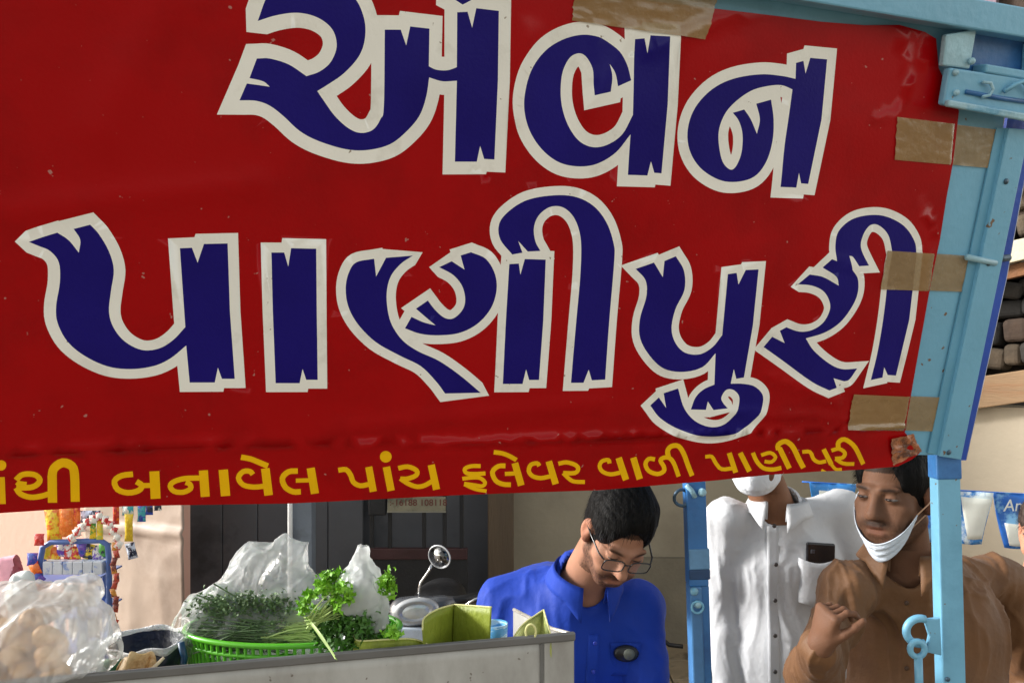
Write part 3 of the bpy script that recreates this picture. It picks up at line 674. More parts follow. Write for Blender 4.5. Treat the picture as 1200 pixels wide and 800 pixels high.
# bunting
bl = mat('bunting_blue', lin((60, 140, 215)), .45, var=.35, scale=9, color2=lin((225, 240, 245)), c2lo=.5, c2hi=.56, c2scale=6)
bl2 = mat('bunting_blue_deep', lin((44, 112, 205)), .45, var=.2, scale=9, color2=lin((130, 190, 235)), c2lo=.55, c2hi=.62, c2scale=7)
bwh = mat('bunting_white', lin((235, 238, 228)), .45, var=.08, scale=9)
YB = 3.6
def strz(px): return 574+(px-1118)*.055
cord = MB().tube([P(px, strz(px)+4*math.sin((px-940)/380*pi)*0, YB) for px in range(940, 1330, 20)], .0035, 6).build('bunting_cord', bl2, None, True)
tag(cord, 'blue cord carrying the pennants across the beige wall', 'cord')
def pennant(pxa, pxb, bot, mt, label, wh=None, txt=None):
    t = thing('pennant', label, 'pennant', P((pxa+pxb)/2, strz(pxa), YB), 'printed pennants on the cord')
    mid = (pxa+pxb)/2; tw = (pxb-pxa)*.27
    def fn(u_, w):
        l = pxa+(mid-tw-pxa)*w; r = pxb+(mid+tw-pxb)*w
        return P(l+(r-l)*u_, strz(l+(r-l)*u_)+w*bot, YB)+Vector((0, .012*math.sin(u_*5+w*3)-.004, 0))
    grid('cloth', fn, 12, 12, mt, t, thick=.002)
    if wh:
        x0, x1, w0, w1 = wh
        grid('print', lambda u_, w: Vector(fn(x0+(x1-x0)*(u_), w0+(w1-w0)*w))+Vector((0, -.004, 0)), 8, 8, bwh, t, thick=.001)
    if txt: textmesh('lettering', txt, .075, P((pxa+pxb)/2+4, strz(pxa)+16, YB-.012), Euler((pi/2, 0, .05)), bwh, t, shear=.15)
    return t
pennant(948, 1002, 60, bl, 'blue and white pennant peeping between the white shirt and the banner', (.2, .7, .15, .8))
pennant(1060, 1112, 62, bl2, 'blue pennant hidden behind the light blue cart post')
pennant(1116, 1162, 62, bl, 'blue pennant with a large white print, just right of the cart post', (.22, .95, .12, .9))
pennant(1163, 1222, 64, bl2, 'deep blue pennant lettered in white at the right edge', (.15, .9, .55, .95), 'Amul')
# ------------------------------------------------------------------ the food cart
lb = mat('paint_light_blue', lin((112, 172, 202)), .42, var=.08, scale=5, bump=.12, bscale=60, color2=lin((86, 140, 172)), c2lo=.55, c2hi=.75, c2scale=4, coat=.15, specks=((.16, .10, .06), 52, .715))
lb_pale = mat('paint_blue_worn', lin((150, 190, 205)), .4, var=.15, scale=16, bump=.3, bscale=60, color2=lin((100, 160, 190)), coat=.2)
db = mat('paint_mid_blue', lin((50, 110, 170)), .42, var=.16, scale=8, bump=.15, bscale=50, color2=lin((36, 82, 140)), c2lo=.5, c2hi=.65, coat=.15)
db2 = mat('paint_royal_blue', lin((36, 78, 176)), .4, var=.2, scale=8, bump=.15)
galv = mat('bolt_metal', lin((70, 92, 110)), .4, metal=.4, var=.2, scale=30, bump=.2)
steel = mat('sheet_steel', lin((176, 176, 173)), .45, metal=.15, var=.08, scale=2.5, bump=.10, bscale=14, color2=lin((144, 142, 138)), c2lo=.42, c2hi=.7, c2scale=7, stretch=(1, 1, .45), specks=((.16, .14, .12), 60, .72))
steel_d = mat('steel_edge', lin((110, 110, 110)), .45, metal=.45, var=.12, scale=9)
wedge = mat('edge_white', lin((200, 205, 215)), .6, var=.4, scale=30)
def nbp(px, py, h=0.0):
    a = ray_uv(px, py); return uv3(a[0], a[1], h)
cart = thing('food_cart', 'light blue steel street food cart with hinged signboard and steel counter', 'food cart', (0.2, 1.6, 0))
def plate(name, poly, h0, h1, m, bevel=0.0):
    return MB().prism([nbp(x, y, h0) for x, y in poly], NB*(h1-h0)).build(name, m, cart, bevel=bevel)
plate('sign_panel', [(-280, 560), (-280, -170), (600, -95), (1190, 10), (1173, 180), (1098, 533), (1066, 533), (1040, 522), (600, 548)], -.004, -.001, lb)
fl = [(1176, 150), (1200, 152), (1121, 536), (1096, 532)]
plate('side_flange', fl, .0005, .012, lb, .0015)
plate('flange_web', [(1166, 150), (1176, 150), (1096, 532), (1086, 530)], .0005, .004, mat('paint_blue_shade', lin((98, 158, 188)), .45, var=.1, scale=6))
plate('rear_sheet', [(1196, 60), (1222, 60), (1212, 160), (1181, 330), (1152, 460), (1134, 540), (1117, 540)], -.010, -.004, db2)
MB().tube([nbp(1222, 60, -.006), nbp(1212, 160, -.006), nbp(1181, 330, -.006), nbp(1152, 460, -.006), nbp(1134, 540, -.006)], .0022, 6).build('rear_sheet_edge', wedge, cart, True)
plate('top_rail', [(560, -54), (560, -96), (1300, 34), (1300, 67)], .004, .045, lb, .003)
plate('lower_rail', [(-280, 535), (-280, 552), (1066, 514), (1066, 498)], -.03, -.0045, lb, .003)
# latch bracket
plate('latch_plate', [(1093, 42), (1128, 36), (1120, 82), (1089, 78)], .018, .030, lb_pale, .003)
plate('latch_block', [(1095, 80), (1212, 97), (1212, 146), (1088, 123)], .018, .034, lb, .004)
plate('latch_lip', [(1088, 117), (1212, 139), (1212, 148), (1087, 125)], .0345, .046, lb_pale, .003)
plate('latch_recess', [(1128, 38), (1212, 52), (1204, 96), (1120, 82)], .001, .006, db)
plate('latch_bar', [(1136, 76), (1196, 86), (1194, 96), (1135, 86)], .0062, .036, lb, .003)
plate('latch_cheek', [(1194, 52), (1214, 55), (1212, 96), (1192, 92)], .0065, .03, lb, .002)
for x, y in ((1100, 86), (1101, 109), (1119, 73)):
    MB().lathe([(.0001, 0), (.006, 0), (.006, .004), (.004, .007), (.0001, .008)], nbp(x, y, .033), 10, Matrix((UA, VA, NB)).transposed()).build('rivet', lb_pale, cart, True)
MB().tube([nbp(1130, 97, .038), nbp(1137, 98, .042), nbp(1140, 105, .042), nbp(1136, 112, .042), nbp(1129, 114, .038)], .003, 8).build('wire_loop', lb_pale, cart, True)
MB().tube([nbp(1155, 108, .038), nbp(1164, 100, .044), nbp(1173, 96, .044), nbp(1180, 103, .044), nbp(1188, 110, .044), nbp(1198, 116, .042), nbp(1206, 114, .038)], .004, 8).build('wire_loop', lb, cart, True)
MB().tube([nbp(1112, 108, .036), nbp(1150, 115, .036), nbp(1200, 122, .036)], .004, 8).build('hinge_pin', db, cart, True)
# stub bolts and holes on the flange
MB().tube([nbp(1127, 300, .012), nbp(1160, 307, .012)], .006, 10).build('stub_bolt', lb_pale, cart, True)
MB().tube([nbp(1164, 303, .0), nbp(1182, 302, .0)], .007, 10).build('stub_bolt', galv, cart, True)
for x, y in ((1172, 212), (1152, 307), (1106, 527)):
    MB().lathe([(.0001, 0), (.0055, 0), (.0055, .002), (.0001, .003)], nbp(x, y, .0122), 12, Matrix((UA, VA, NB)).transposed()).build('bolt_head', galv, cart, True)
# front right post
dF = nbp(1108, 535).y+.03
pt_, pb_ = P(1106.5, 535, dF), P(1113.5, 800, dF)
dirp = (pb_-pt_)/(pt_.z-pb_.z)
def alongF(z): return pt_+dirp*(pt_.z-z)
wF = 27/F*dF
MB().bar(alongF(2.5), alongF(0), wF, .035, up=(0, -1, 0)).build('front_post', lb, cart, bevel=.003)
MB().bar(alongF(pt_.z+.03), alongF(P(0, 560, dF).z), wF+.004, .040, up=(0, -1, 0)).build('post_collar', db, cart, bevel=.003)
MB().lathe([(.0001, 0), (.005, 0), (.005, .003), (.0001, .004)], P(1110, 795, dF-.018), 10, Matrix.Rotation(pi/2, 3, 'X')).build('bolt_head', galv, cart, True)
# hook bracket with a hanging rod
yk = dF-.03
MB().prism([P(1084, 726, yk), P(1102, 724, yk), P(1104, 768, yk), P(1086, 764, yk), P(1090, 745, yk)], (0, .012, 0)).build('hook_bracket', lb, cart, bevel=.002)
MB().tube([P(1078+16*cos(t), 739+15*sin(t), yk) for t in np.linspace(-1.2, -5.1, 18)], 4.6/F*yk, 10).build('hook', lb, cart, True)
rod = MB().tube([P(1075+8.5*cos(t), 760+9*sin(t), yk-.012) for t in np.linspace(0, 2*pi, 18, endpoint=False)], 3.6/F*yk, 10, close=True)
rod.tube([P(1076, 768, yk-.012), P(1077, 800, yk-.012), P(1079, 1000, yk-.012)], 4.6/F*yk, 10)
rod.build('rod', lb, cart, True)
# rear post
dR = 2.0
ra_, rb_ = P(813, 560, dR), P(820.5, 800, dR); dd = (rb_-ra_)/(ra_.z-rb_.z)
def alongR(py, off=0, oy=0):
    z = P(0, py, dR).z; q = ra_+dd*(ra_.z-z); return q+Vector((off/F*dR, oy, 0))
def zR(z, off=0, oy=0):
    q = ra_+dd*(ra_.z-z); return q+Vector((off/F*dR, oy, 0))
MB().bar(zR(2.5), alongR(684), 23/F*dR, .045, up=(0, -1, 0)).build('rear_post', db, cart, bevel=.003)
MB().bar(alongR(640, 1), alongR(664, 1), 24/F*dR, .052, up=(0, -1, 0)).build('post_band', mat('paint_band', lin((96, 140, 178)), .4, var=.2, scale=20), cart, bevel=.003)
MB().bar(alongR(664, 1), alongR(676, 1), 24.5/F*dR, .050, up=(0, -1, 0)).build('post_band', mat('paint_band_dark', lin((34, 66, 104)), .4, var=.2, scale=20), cart, bevel=.003)
MB().bar(alongR(684, -4), zR(0, -4), 14/F*dR, .052, up=(0, -1, 0)).build('post_tube', mat('paint_mid_light', lin((72, 122, 172)), .4, var=.2, scale=10, coat=.2), cart, bevel=.004)
MB().bar(alongR(684, 7, .004), zR(0, 7, .004), 10/F*dR, .044, up=(0, -1, 0)).build('post_channel', db, cart, bevel=.002)
for py, ox in ((688, -7), (703, -3), (574, 6)):
    MB().lathe([(.0001, 0), (.010, 0), (.010, .006), (.006, .010), (.0001, .011)], alongR(py, ox, -.028), 12, Matrix.Rotation(pi/2, 3, 'X')).build('bolt_head', lb_pale, cart, True)
c0 = alongR(706, -4, -.035)
MB().tube([c0+Vector((.014*cos(t), 0, .014*sin(t))) for t in np.linspace(0, 2*pi, 14, endpoint=False)], .003, 8, close=True).build('shackle', lb, cart, True)
c0 = alongR(582, -16, -.01)
MB().tube([c0+Vector((.018*cos(t), .004*sin(t*2), .020*sin(t))) for t in np.linspace(0, 2*pi, 18, endpoint=False)], .0042, 8, close=True).build('ring', galv, cart, True)
MB().tube([alongR(566, -12, -.03), alongR(572, -6, -.03), alongR(580, -2, -.028)], .006, 8).build('ring_bolt', lb_pale, cart, True)
# rear rails out of the frame above, and left posts
MB().bar(zR(2.47), (-1.75, 1.95, 2.47), .04, .04).build('rear_rail', lb, cart, bevel=.003)
MB().bar(nbp(1150, 40, -.05), zR(2.45), .035, .035).build('side_rail', lb, cart, bevel=.003)
MB().bar((-1.75, 1.95, 2.5), (-1.75, 1.95, 0), .045, .045, up=(0, -1, 0)).build('rear_post', db, cart, bevel=.003)
MB().prism([(-1.30, 1.0, 2.50), (1.02, 1.72, 2.50), (.75, 2.12, 2.50), (-1.30, 2.05, 2.50)], (0, 0, .012)).build('sky_blocker_sheet', db, cart)  # unseen sheet added overhead to keep sky light off the men
# counter: front sheet with rolled top edge, end flange, table top
c_r = Vector((72.5/F*1.5, 1.5, H-(742-HY)/F*1.5)); UC = Vector((1, .245, 0)).normalized(); NC = Vector((UC.y, -UC.x, 0))
ztop = c_r.z
def cp(s, z, off=0): return Vector((c_r.x, c_r.y, 0))+UC*s+NC*off+Vector((0, 0, z))
Lc = 1.9
fs_ = grid('front_sheet', lambda u_, w: cp(-Lc+u_*Lc, .45+w*(ztop-.45), .0015*float(vnoise(np.array([u_*14, w*5, 1.])))+.0008*float(vnoise(np.array([u_*40, w*15, 4.])))), 120, 30, steel, cart, thick=.0018)
MB().bar(cp(-Lc, ztop-.003, .004), cp(.001, ztop-.003, .004), .010, .016).build('rolled_edge', steel_d, cart, bevel=.003)
MB().bar(cp(-.063, .45, .003), cp(-.063, ztop-.012, .003), .006, .004, up=NC).build('seam', steel_d, cart, bevel=.001)
MB().bar(cp(-.030, .45, .002), cp(-.030, ztop-.012, .002), .056, .0025, up=NC).build('end_flange', steel, cart, bevel=.001)
eb = [cp(0, ztop, 0), cp(0, .45, 0), cp(-.02, .45, -.38), cp(-.02, ztop-.07, -.38), cp(-.005, ztop-.03, -.12)]
MB().prism(eb, UC*-.002).build('end_sheet', steel, cart)
MB().tube([cp(-.001, ztop-.002, -.002), cp(-.006, ztop-.03, -.12), cp(-.02, ztop-.07, -.38)], .004, 8).build('end_edge', mat('edge_bright', lin((205, 200, 190)), .3, metal=.5), cart, True)
ztab = 1.13
MB().prism([cp(-Lc, ztab, -.004), cp(-.004, ztab, -.004), cp(-.02, ztab, -.42), cp(-Lc, ztab, -.42)], (0, 0, -.02)).build('table_top', steel, cart)
for s in (-.06, -1.8):
    for o_ in (-.05, -.47): MB().bar(cp(s, 0, o_), cp(s, ztab-.02, o_), .035, .035, up=NC).build('leg', lb, cart, bevel=.003)

# ------------------------------------------------------------------ packing tape holding the banner
def tape_mat():
    m = mat('packing_tape', lin((156, 128, 82)), .25, var=.08, scale=20, bump=.25, bscale=60, coat=.9)
    b = m.node_tree.nodes['Principled BSDF']; b.inputs['Alpha'].default_value = .72; b.inputs['Coat Roughness'].default_value = .1
    return m
tpm = tape_mat()
_edge = sorted([(ray_uv(*q)[1], ray_uv(*q)[0]) for q in ((1096, 60), (1096, 80), (1118, 130), (1113, 190), (1106, 230), (1098, 280), (1089, 330), (1080, 380), (1071, 430), (1063, 475), (1058, 505), (1066, 515))])
def surf_h(u, v):
    ue = np.interp(v, [e[0] for e in _edge], [e[1] for e in _edge]); t = np.clip((ue+.004-u)/.012, 0, 1); t = t*t*(3-2*t)
    return banner_h(u, v)*t+.0005*(1-t)
def tape(quadpx, label, amp=.0007, top=False, seed=0):
    a, b, c, d = [np.array(ray_uv(*q)) for q in quadpx]; v = []; nu, nv = 44, 16
    rr = np.random.default_rng(seed); jit = rr.uniform(-.0012, .0012, nv)
    for j in range(nv):
        for i in range(nu):
            s, t = i/(nu-1), j/(nv-1); p = (a*(1-s)+b*s)*(1-t)+(d*(1-s)+c*s)*t
            if i in (0, nu-1): p = p+np.array([jit[j], 0])
            h = float(surf_h(np.array([p[0]]), np.array([p[1]]))[0])+.0016+amp*float(ridged(np.array([p[0]*30+seed, p[1]*90, 1.5]), 2))
            v.append(uv3(p[0], p[1], h))
    f = [(j*nu+i, (j+1)*nu+i, (j+1)*nu+i+1, j*nu+i+1) for j in range(nv-1) for i in range(nu-1)]
    o = mesh('tape_strip', v, f, tpm, None, True); return tag(o, label, 'tape')
tape([(671, -14), (840, -8), (823, 47), (668, 25)], 'wide brown tape over the top edge of the banner', .0009, seed=1)
tape([(1047, 137), (1168, 152), (1158, 197), (1044, 187)], 'brown tape strip just below the blue latch', seed=2)
tape([(1037, 293), (1143, 300), (1137, 342), (1028, 338)], 'brown tape strip crossing the last navy letter', seed=3)
tape([(998, 461), (1108, 465), (1100, 505), (989, 501)], 'lowest straight tape strip at the banner corner above the crumpled bit', seed=4)
tape([(1040, 512), (1068, 507), (1078, 528), (1046, 545)], 'crumpled orange-brown scrap of tape on the bottom corner', .0032, seed=5).data.materials[0] = mat('tape_scrap', lin((165, 100, 62)), .35, var=.4, scale=60, bump=.6, bscale=160, color2=lin((95, 52, 32)), coat=.5)
# ------------------------------------------------------------------ people
skin_m = mat('skin', (1, 1, 1), .6, var=.06, scale=40, bump=.10, bscale=260, attr='tint', spec=.16)
skin_m.node_tree.nodes['Principled BSDF'].inputs['Subsurface Weight'].default_value = .08
skin_m.node_tree.nodes['Principled BSDF'].inputs['Subsurface Radius'].default_value = (.6, .25, .12)
skin_m.node_tree.nodes['Principled BSDF'].inputs['Subsurface Scale'].default_value = .01
hair_m = mat('hair_black', (.004, .0035, .0035), .6, var=.5, scale=30, bump=.35, bscale=120, stretch=(1, 1, .25), spec=.12)
eye_m = mat('eye', (1, 1, 1), .3, var=.02, attr='tint', spec=.2)
white_btn = mat('button', lin((120, 112, 108)), .4)
trousers_m = mat('trousers_dark', lin((52, 52, 58)), .85, var=.15, scale=20, bump=.3, bscale=200)

def frame(fwd, up):
    y = Vector(fwd).normalized(); z = Vector(up); z = (z-y*z.dot(y)).normalized(); x = y.cross(z)
    return Matrix((x, y, z)).transposed()
def axis(lo, hi, coarse, zones):
    a = [lo]
    while a[-1] < hi:
        st = coarse
        for l, h, f in zones:
            if l-.02 <= a[-1] <= h+.02: st = min(st, f)
        a.append(a[-1]+st)
    return a
def head_sdf(S, C, R, jaw=1.0, wide=1.0, nose=1.0):
    L = lambda x, y, z: C+R @ Vector((x*wide, y, z))
    S.ell(L(0, -.018, .042), (.074*wide, .093, .083), R, k=.02)
    S.ell(L(0, .022, -.035), (.056*wide, .066, .080), R, k=.03)
    S.cap(L(-.012, .058, -.100), L(.012, .058, -.100), .018*jaw, k=.03)
    for s in (-1, 1):
        S.cap(L(.046*s, -.005, -.062), L(.018*s, .052, -.098), .020*jaw, .016*jaw, k=.03)
        S.ell(L(.041*s, .050, -.028), (.024, .022, .020), R, k=.025)
        S.ell(L(.034*s, .066, -.062), (.020, .018, .022), R, k=.02)
        S.ell(L(.032*s, .094, .000), (.019, .016, .014), R, k=.014, op='sub')
        S.ell(L(.031*s, .071, -.001), (.0165, .0145, .0125), R, k=.004)
        S.cap(L(.013*s, .083, .019), L(.045*s, .073, .021), .0085, .006, k=.012)
        S.cap(L(.012*s, .084, -.042), L(.010*s, .090, -.043), .0095, .008, k=.006)
    S.cap(L(0, .080, .012), L(0, .098, -.034), .0085*nose, .0125*nose, k=.012)
    S.ell(L(0, .104, -.038), (.0125*nose, .011, .011), R, k=.008)
    for s in (-1, 1): S.ell(L(.008*s, .100, -.052), (.0045, .006, .005), R, k=.004, op='sub')
    S.cap(L(-.018, .077, -.070), L(.018, .077, -.070), .0075, .0075, k=.009)
    S.cap(L(-.009, .086, -.067), L(.009, .086, -.067), .0065, k=.007)
    S.cap(L(-.013, .082, -.083), L(.013, .082, -.083), .0085, k=.008)
    S.cap(L(-.023, .088, -.0755), L(.023, .088, -.0755), .0026, k=.005, op='sub')
    for s in (-1, 1):        # ears
        E = R @ Matrix.Rotation(s*.35, 3, 'Z')
        S.ell(L(.078*s, -.012, -.008), (.010, .020, .032), E, k=.008)
        S.ell(L(.090*s, -.006, -.004), (.009, .011, .020), E, k=.004, op='sub')
        S.ell(L(.075*s, -.004, -.034), (.008, .011, .011), E, k=.008)
def hand_sdf(S, W, f, n_, curl, thumb=(.5, .8), spread=.05, sc=1.0, thumb_in=.0):
    """wrist W, finger direction f, palm normal n_, curl per finger (radians per joint)"""
    f = Vector(f).normalized(); n_ = Vector(n_); n_ = (n_-f*n_.dot(f)).normalized(); s = f.cross(n_)       # s: towards the little finger side
    offs = (-.030, -.010, .010, .029); tips = []
    ln = (.070, .079, .073, .057)
    for o_ in offs:
        S.cap(W+s*o_*.45*sc+f*.008*sc, W+f*.082*sc+s*o_*sc, .0135*sc, .0125*sc, k=.012)
    S.cap(W, W+f*.045*sc, .024*sc, .027*sc, k=.02, flat=(n_, 1.5))
    for i, o_ in enumerate(offs):
        p = W+f*.083*sc+s*o_*sc; a = 0; r = (.0088, .0090, .0087, .0078)[i]*sc
        d0 = (f+s*(o_*spread/.01*.5)).normalized()
        for j, fr in enumerate((.46, .31, .23)):
            a += curl[i][j] if isinstance(curl[i], (tuple, list)) else curl[i]
            d = (d0*cos(a)+n_*sin(a)); q = p+d*ln[i]*fr*sc
            S.cap(p, q, r*(1-.08*j), r*(.92-.08*j), k=.002); S.ell(q, (r*1.02, r*1.02, r*1.02), None, k=.002) if j < 2 else None; p = q
        tips.append(p)
    p = W+f*.022*sc-s*.024*sc+n_*.006*sc
    d = (f*.75-s*(.65-thumb_in)+n_*.35*thumb[0]).normalized(); q = p+d*.040*sc; S.cap(p, q, .0150*sc, .0115*sc, k=.012)
    d2 = (d*cos(thumb[1]*.5)+(f*.5+n_*.7+s*(.3+thumb_in)).normalized()*sin(thumb[1]*.5)).normalized(); q2 = q+d2*.030*sc; S.cap(q, q2, .0112*sc, .0100*sc, k=.004)
    d3 = (d2*cos(thumb[1]*.4)+(n_*.5+s*.6).normalized()*sin(thumb[1]*.4)).normalized(); q3 = q2+d3*.024*sc; S.cap(q2, q3, .0100*sc, .0082*sc, k=.004)
    return tips, q3
def cols_of(V, C, R, base, beard=0, stache=0, brow=1, scalp=True, lipc=(.75, .5, .5), stub=(.35, .32, .30)):
    M = np.array(R.inverted()); q = (V-np.array(C)) @ M.T; x, y, z = q[:, 0], q[:, 1], q[:, 2]
    c = np.tile(np.array(base), (len(V), 1)); c = c*(1+.10*vnoise(V*28))[:, None]
    def mixin(w, col): nonlocal c; w = np.clip(w, 0, 1)[:, None]; c = c*(1-w)+np.array(col)*w
    inh = (np.abs(x) < .1) & (np.abs(y) < .13) & (z < .14) & (z > -.135)
    dk = np.array(base)*.12
    if beard:
        jawline = np.clip((-.050-z+.10*np.clip(.03-y, 0, .1)*-1)/.02, 0, 1)
        w = np.clip((-.046-z)/.018, 0, 1)*np.clip((y+.015)/.02, 0, 1)
        side = np.clip((-.0-z)/.03, 0, 1)*np.clip((.012-np.abs(y-.008))/.01+.6, 0, 1)*(np.abs(x) > .05)
        w = np.maximum(w, side); w *= 1-np.exp(-((x/.024)**2+((z+.077)/.010)**2))
        mixin(beard*w*inh*(.8+.35*vnoise(V*400)), dk)
    if stache: mixin(stache*np.exp(-((x/.031)**4+((z+.0605)/.0095)**4))*(y > .06)*(.85+.3*vnoise(V*400)), dk)
    bx = np.abs(x)
    mixin(brow*np.exp(-(((bx-.032)/.019)**4+((z-.0205-.10*(bx-.03)*(bx < .035))/.0052)**2))*(y > .05)*1.1, dk)
    mixin(.55*np.exp(-((x/.021)**4+((z+.0765)/.011)**4))*(y > .07), np.array(base)*np.array(lipc))
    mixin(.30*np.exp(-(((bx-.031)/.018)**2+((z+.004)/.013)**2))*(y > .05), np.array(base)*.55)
    mixin(.25*np.exp(-((bx-.083)/.012)**2)*(y < .03)*(np.abs(z) < .04), np.array(base)*np.array([1.25, .75, .7]))
    if scalp: mixin(.9*((z > .055+.25*np.clip(y-.06, 0, 1)) & (y < .075))*inh, dk)
    return c
def eyes(C, R, parent, open_=1.0, wide=1.0, look=(0, 0)):
    for s in (-1, 1):
        c = C+R @ Vector((.031*s*wide, .0745, -.001)); v = []; col = []
        ld = Vector((look[0], 1, look[1])).normalized()
        for i in range(13):
            for j in range(16):
                a = pi*i/12; b = 2*pi*j/16; d = Vector((sin(a)*cos(b), cos(a), sin(a)*sin(b)))
                v.append(c+R @ Vector((d.x*.0155, d.y*.0128, d.z*.0058*open_)))
                t = d.normalized().dot(ld); col.append((.02, .012, .01) if abs(d.x-look[0]) < .55 and d.y > 0 else (.14, .12, .11))
        f = [(i*16+j, i*16+(j+1) % 16, (i+1)*16+(j+1) % 16, (i+1)*16+j) for i in range(12) for j in range(16)]
        npmesh('eye', np.array(v), np.array(f), eye_m, parent, True, np.array(col))
def hair(C, R, parent, wide=1.0, line=.058, back=-.060, puff=1.0, side=.030, seed=0, mt=None, lift=0):
    a = .0035; g = np.arange(-.13, .13, a); S = SDF(C.x+g, C.y+g, C.z+g*1.0)
    L = lambda x, y, z: C+R @ Vector((x*wide, y, z))
    S.ell(L(0, -.020, .046+lift), (.0795*puff*wide, .1005*puff, .092*puff), R, k=.0)
    S.ell(L(0, -.035, -.005), (.073*wide, .078, .070), R, k=.02)
    S.ell(L(0, .105, line-.085), (.068*wide, .060, .085), R, k=.012, op='sub')
    S.ell(L(0, .075, -.055), (.15, .075, .058), R, k=.012, op='sub')
    for s in (-1, 1): S.ell(L(.085*s, -.006, -.022), (.026, .026, .045), R, k=.008, op='sub')
    S.plane_cut(L(0, 0, back), R @ Vector((0, .25, -1)))
    V, Fq = S.mesh(); n_ = vnormals(V, Fq)
    M = np.array(R.inverted()); q = (V-np.array(C)) @ M.T
    d = ridged(np.stack([q[:, 0]*70+q[:, 1]*20+seed, q[:, 1]*12, q[:, 2]*12], 1), 3)*.0024+vnoise(q*30+seed)*.003
    o = npmesh('hair', V+n_*d[:, None], Fq, mt or hair_m, parent)
    r_ = np.random.default_rng(seed+50); pick = r_.choice(len(V), min(len(V), 2600), replace=False); mb = MB(); top = np.array(C+R @ Vector((.01, -.05, .13)))
    for i in pick:
        if n_[i] @ np.array(R @ Vector((0, .3, -1))) > .35: continue
        dn = V[i]-top; dn /= np.linalg.norm(dn)+1e-6; tg = dn-n_[i]*(dn @ n_[i])+r_.normal(0, .08, 3)+np.array(R @ Vector((.35, .3, 0))); tg /= np.linalg.norm(tg)+1e-6; L_ = r_.uniform(.014, .034)
        p0 = V[i]-n_[i]*.002; p1 = V[i]+n_[i]*.0035+tg*L_*.5; p2 = V[i]+n_[i]*r_.uniform(.0005, .006)+tg*L_
        sd = np.cross(tg, n_[i])*r_.uniform(.0005, .0010); k = len(mb.v); mb.v += [p0-sd, p0+sd, p1+sd*.8, p1-sd*.8, p2]; mb.f += [(k, k+1, k+2, k+3), (k+3, k+2, k+4)]
    st = mesh('hair_strands', mb.v, mb.f, mt or hair_m, parent); st['kind'] = 'stuff'
    return o

def folds(V, n_, amp, seed, vert=(16, 16, 3), lines=()):
    p = V*np.array(vert)+seed; w = np.stack([vnoise(V*6+seed), vnoise(V*6+seed+9), vnoise(V*6+seed+21)], 1)*.9
    d = amp*(1.5*(1-np.abs(vnoise(p*.8+w)))**5+.9*(1-np.abs(vnoise(p*1.7+w*1.6+4)))**4+.22*(1-np.abs(vnoise(V*np.array([40, 40, 14])+w*2+8)))**4-.9)+amp*.5*vnoise(V*9+seed)
    for a, b, am, wd in lines:       # named creases: from a to b
        a = np.array(a); b = np.array(b); ab = b-a; t = np.clip(((V-a) @ ab)/(ab @ ab), 0, 1); dd = np.linalg.norm(V-a-t[:, None]*ab, axis=1)
        d = d+am*np.exp(-(dd/wd)**2)*np.sin(np.clip(t, 0, 1)*pi)**.5
    return V+n_*d[:, None]
def person_lower(t, pelvis, feet, m, w=.15, extra=None):
    lo = Vector((min(pelvis.x, *[q.x for q in feet])-.3, min(pelvis.y, *[q.y for q in feet])-.35, -.005)); hi = Vector((max(pelvis.x, *[q.x for q in feet])+.3, max(pelvis.y, *[q.y for q in feet])+.35, pelvis.z+.25))
    S = SDF(np.arange(lo.x, hi.x, .013), np.arange(lo.y, hi.y, .013), np.arange(.04, hi.z, .013))
    S.ell(pelvis, (w+.015, .125, .13), None, k=.03)
    for s, ft in zip((-1, 1), feet):
        hip = pelvis+Vector((s*.085, 0, -.04)); knee = (hip+ft)/2+Vector((0, -.03, .03))
        S.cap(hip, knee, .088, .066, k=.04); S.cap(knee, ft+Vector((0, 0, .09)), .066, .056, k=.03)
    V, Fq = S.mesh(); V = folds(V, vnormals(V, Fq), .005, 3, (10, 10, 10)); npmesh('trousers', V, Fq, m, t)
    for ft in feet:
        shoe = MB()
        pr = []
        for i in range(9):
            u_ = i/8; wd = .036+.012*sin(u_*pi)-(.022 if u_ > .95 else 0)-(.012 if u_ < .05 else 0); hh = .075-.040*u_
            pr.append([(ft+Vector((wd*cos(a), .06-.25*u_, max(.0, hh*(.5+.5*sin(a))))) ) for a in np.linspace(0, 2*pi, 12, endpoint=False)])
        v = [p for r in pr for p in r]; f = [(i*12+j, i*12+(j+1) % 12, (i+1)*12+(j+1) % 12, (i+1)*12+j) for i in range(8) for j in range(12)]
        f += [tuple(range(12)), tuple(range(96, 108))[::-1]]
        mesh('shoe', v, f, hair_m if False else trousers_m, t, True)
def collar(t, c, R, ra, rb, m, open_=.55, h=.042, flare=.012, name='collar', tip=.03, th=.003):
    """folded shirt collar: ring open at the front (R: y forward, z up the neck)"""
    def fn(u_, w):
        a = open_+(2*pi-2*open_)*u_; e = min(u_, 1-u_)*2; pt = max(0, 1-e*6)
        # w: 0 inner stand bottom .. .5 fold line .. 1 outer leaf edge
        if w < .5: k = w/.5; z = -.012+(h+.004)*k; r = 1.0+.02*k
        else: k = (w-.5)/.5; z = h-.008-(h+.002+tip*pt*1.0)*k+.004; r = 1.05+flare/ra*k*1.4
        return c+R @ Vector((sin(a)*ra*r, cos(a)*rb*r+pt*.012*(w > .5)*(w-.5)*2, z-.020*(1-e)**2))
    return grid(name, fn, 48, 9, m, t, thick=th)
def buttons(t, pts, r=.0055, d=Vector((0, -1, 0)), m=None):
    for p in pts:
        M = Vector(d).to_track_quat('Z', 'Y').to_matrix()
        MB().lathe([(.0001, 0), (r, 0), (r, .002), (r*.7, .0028), (.0001, .0022)], p, 12, M).build('button', m or white_btn, t, True)
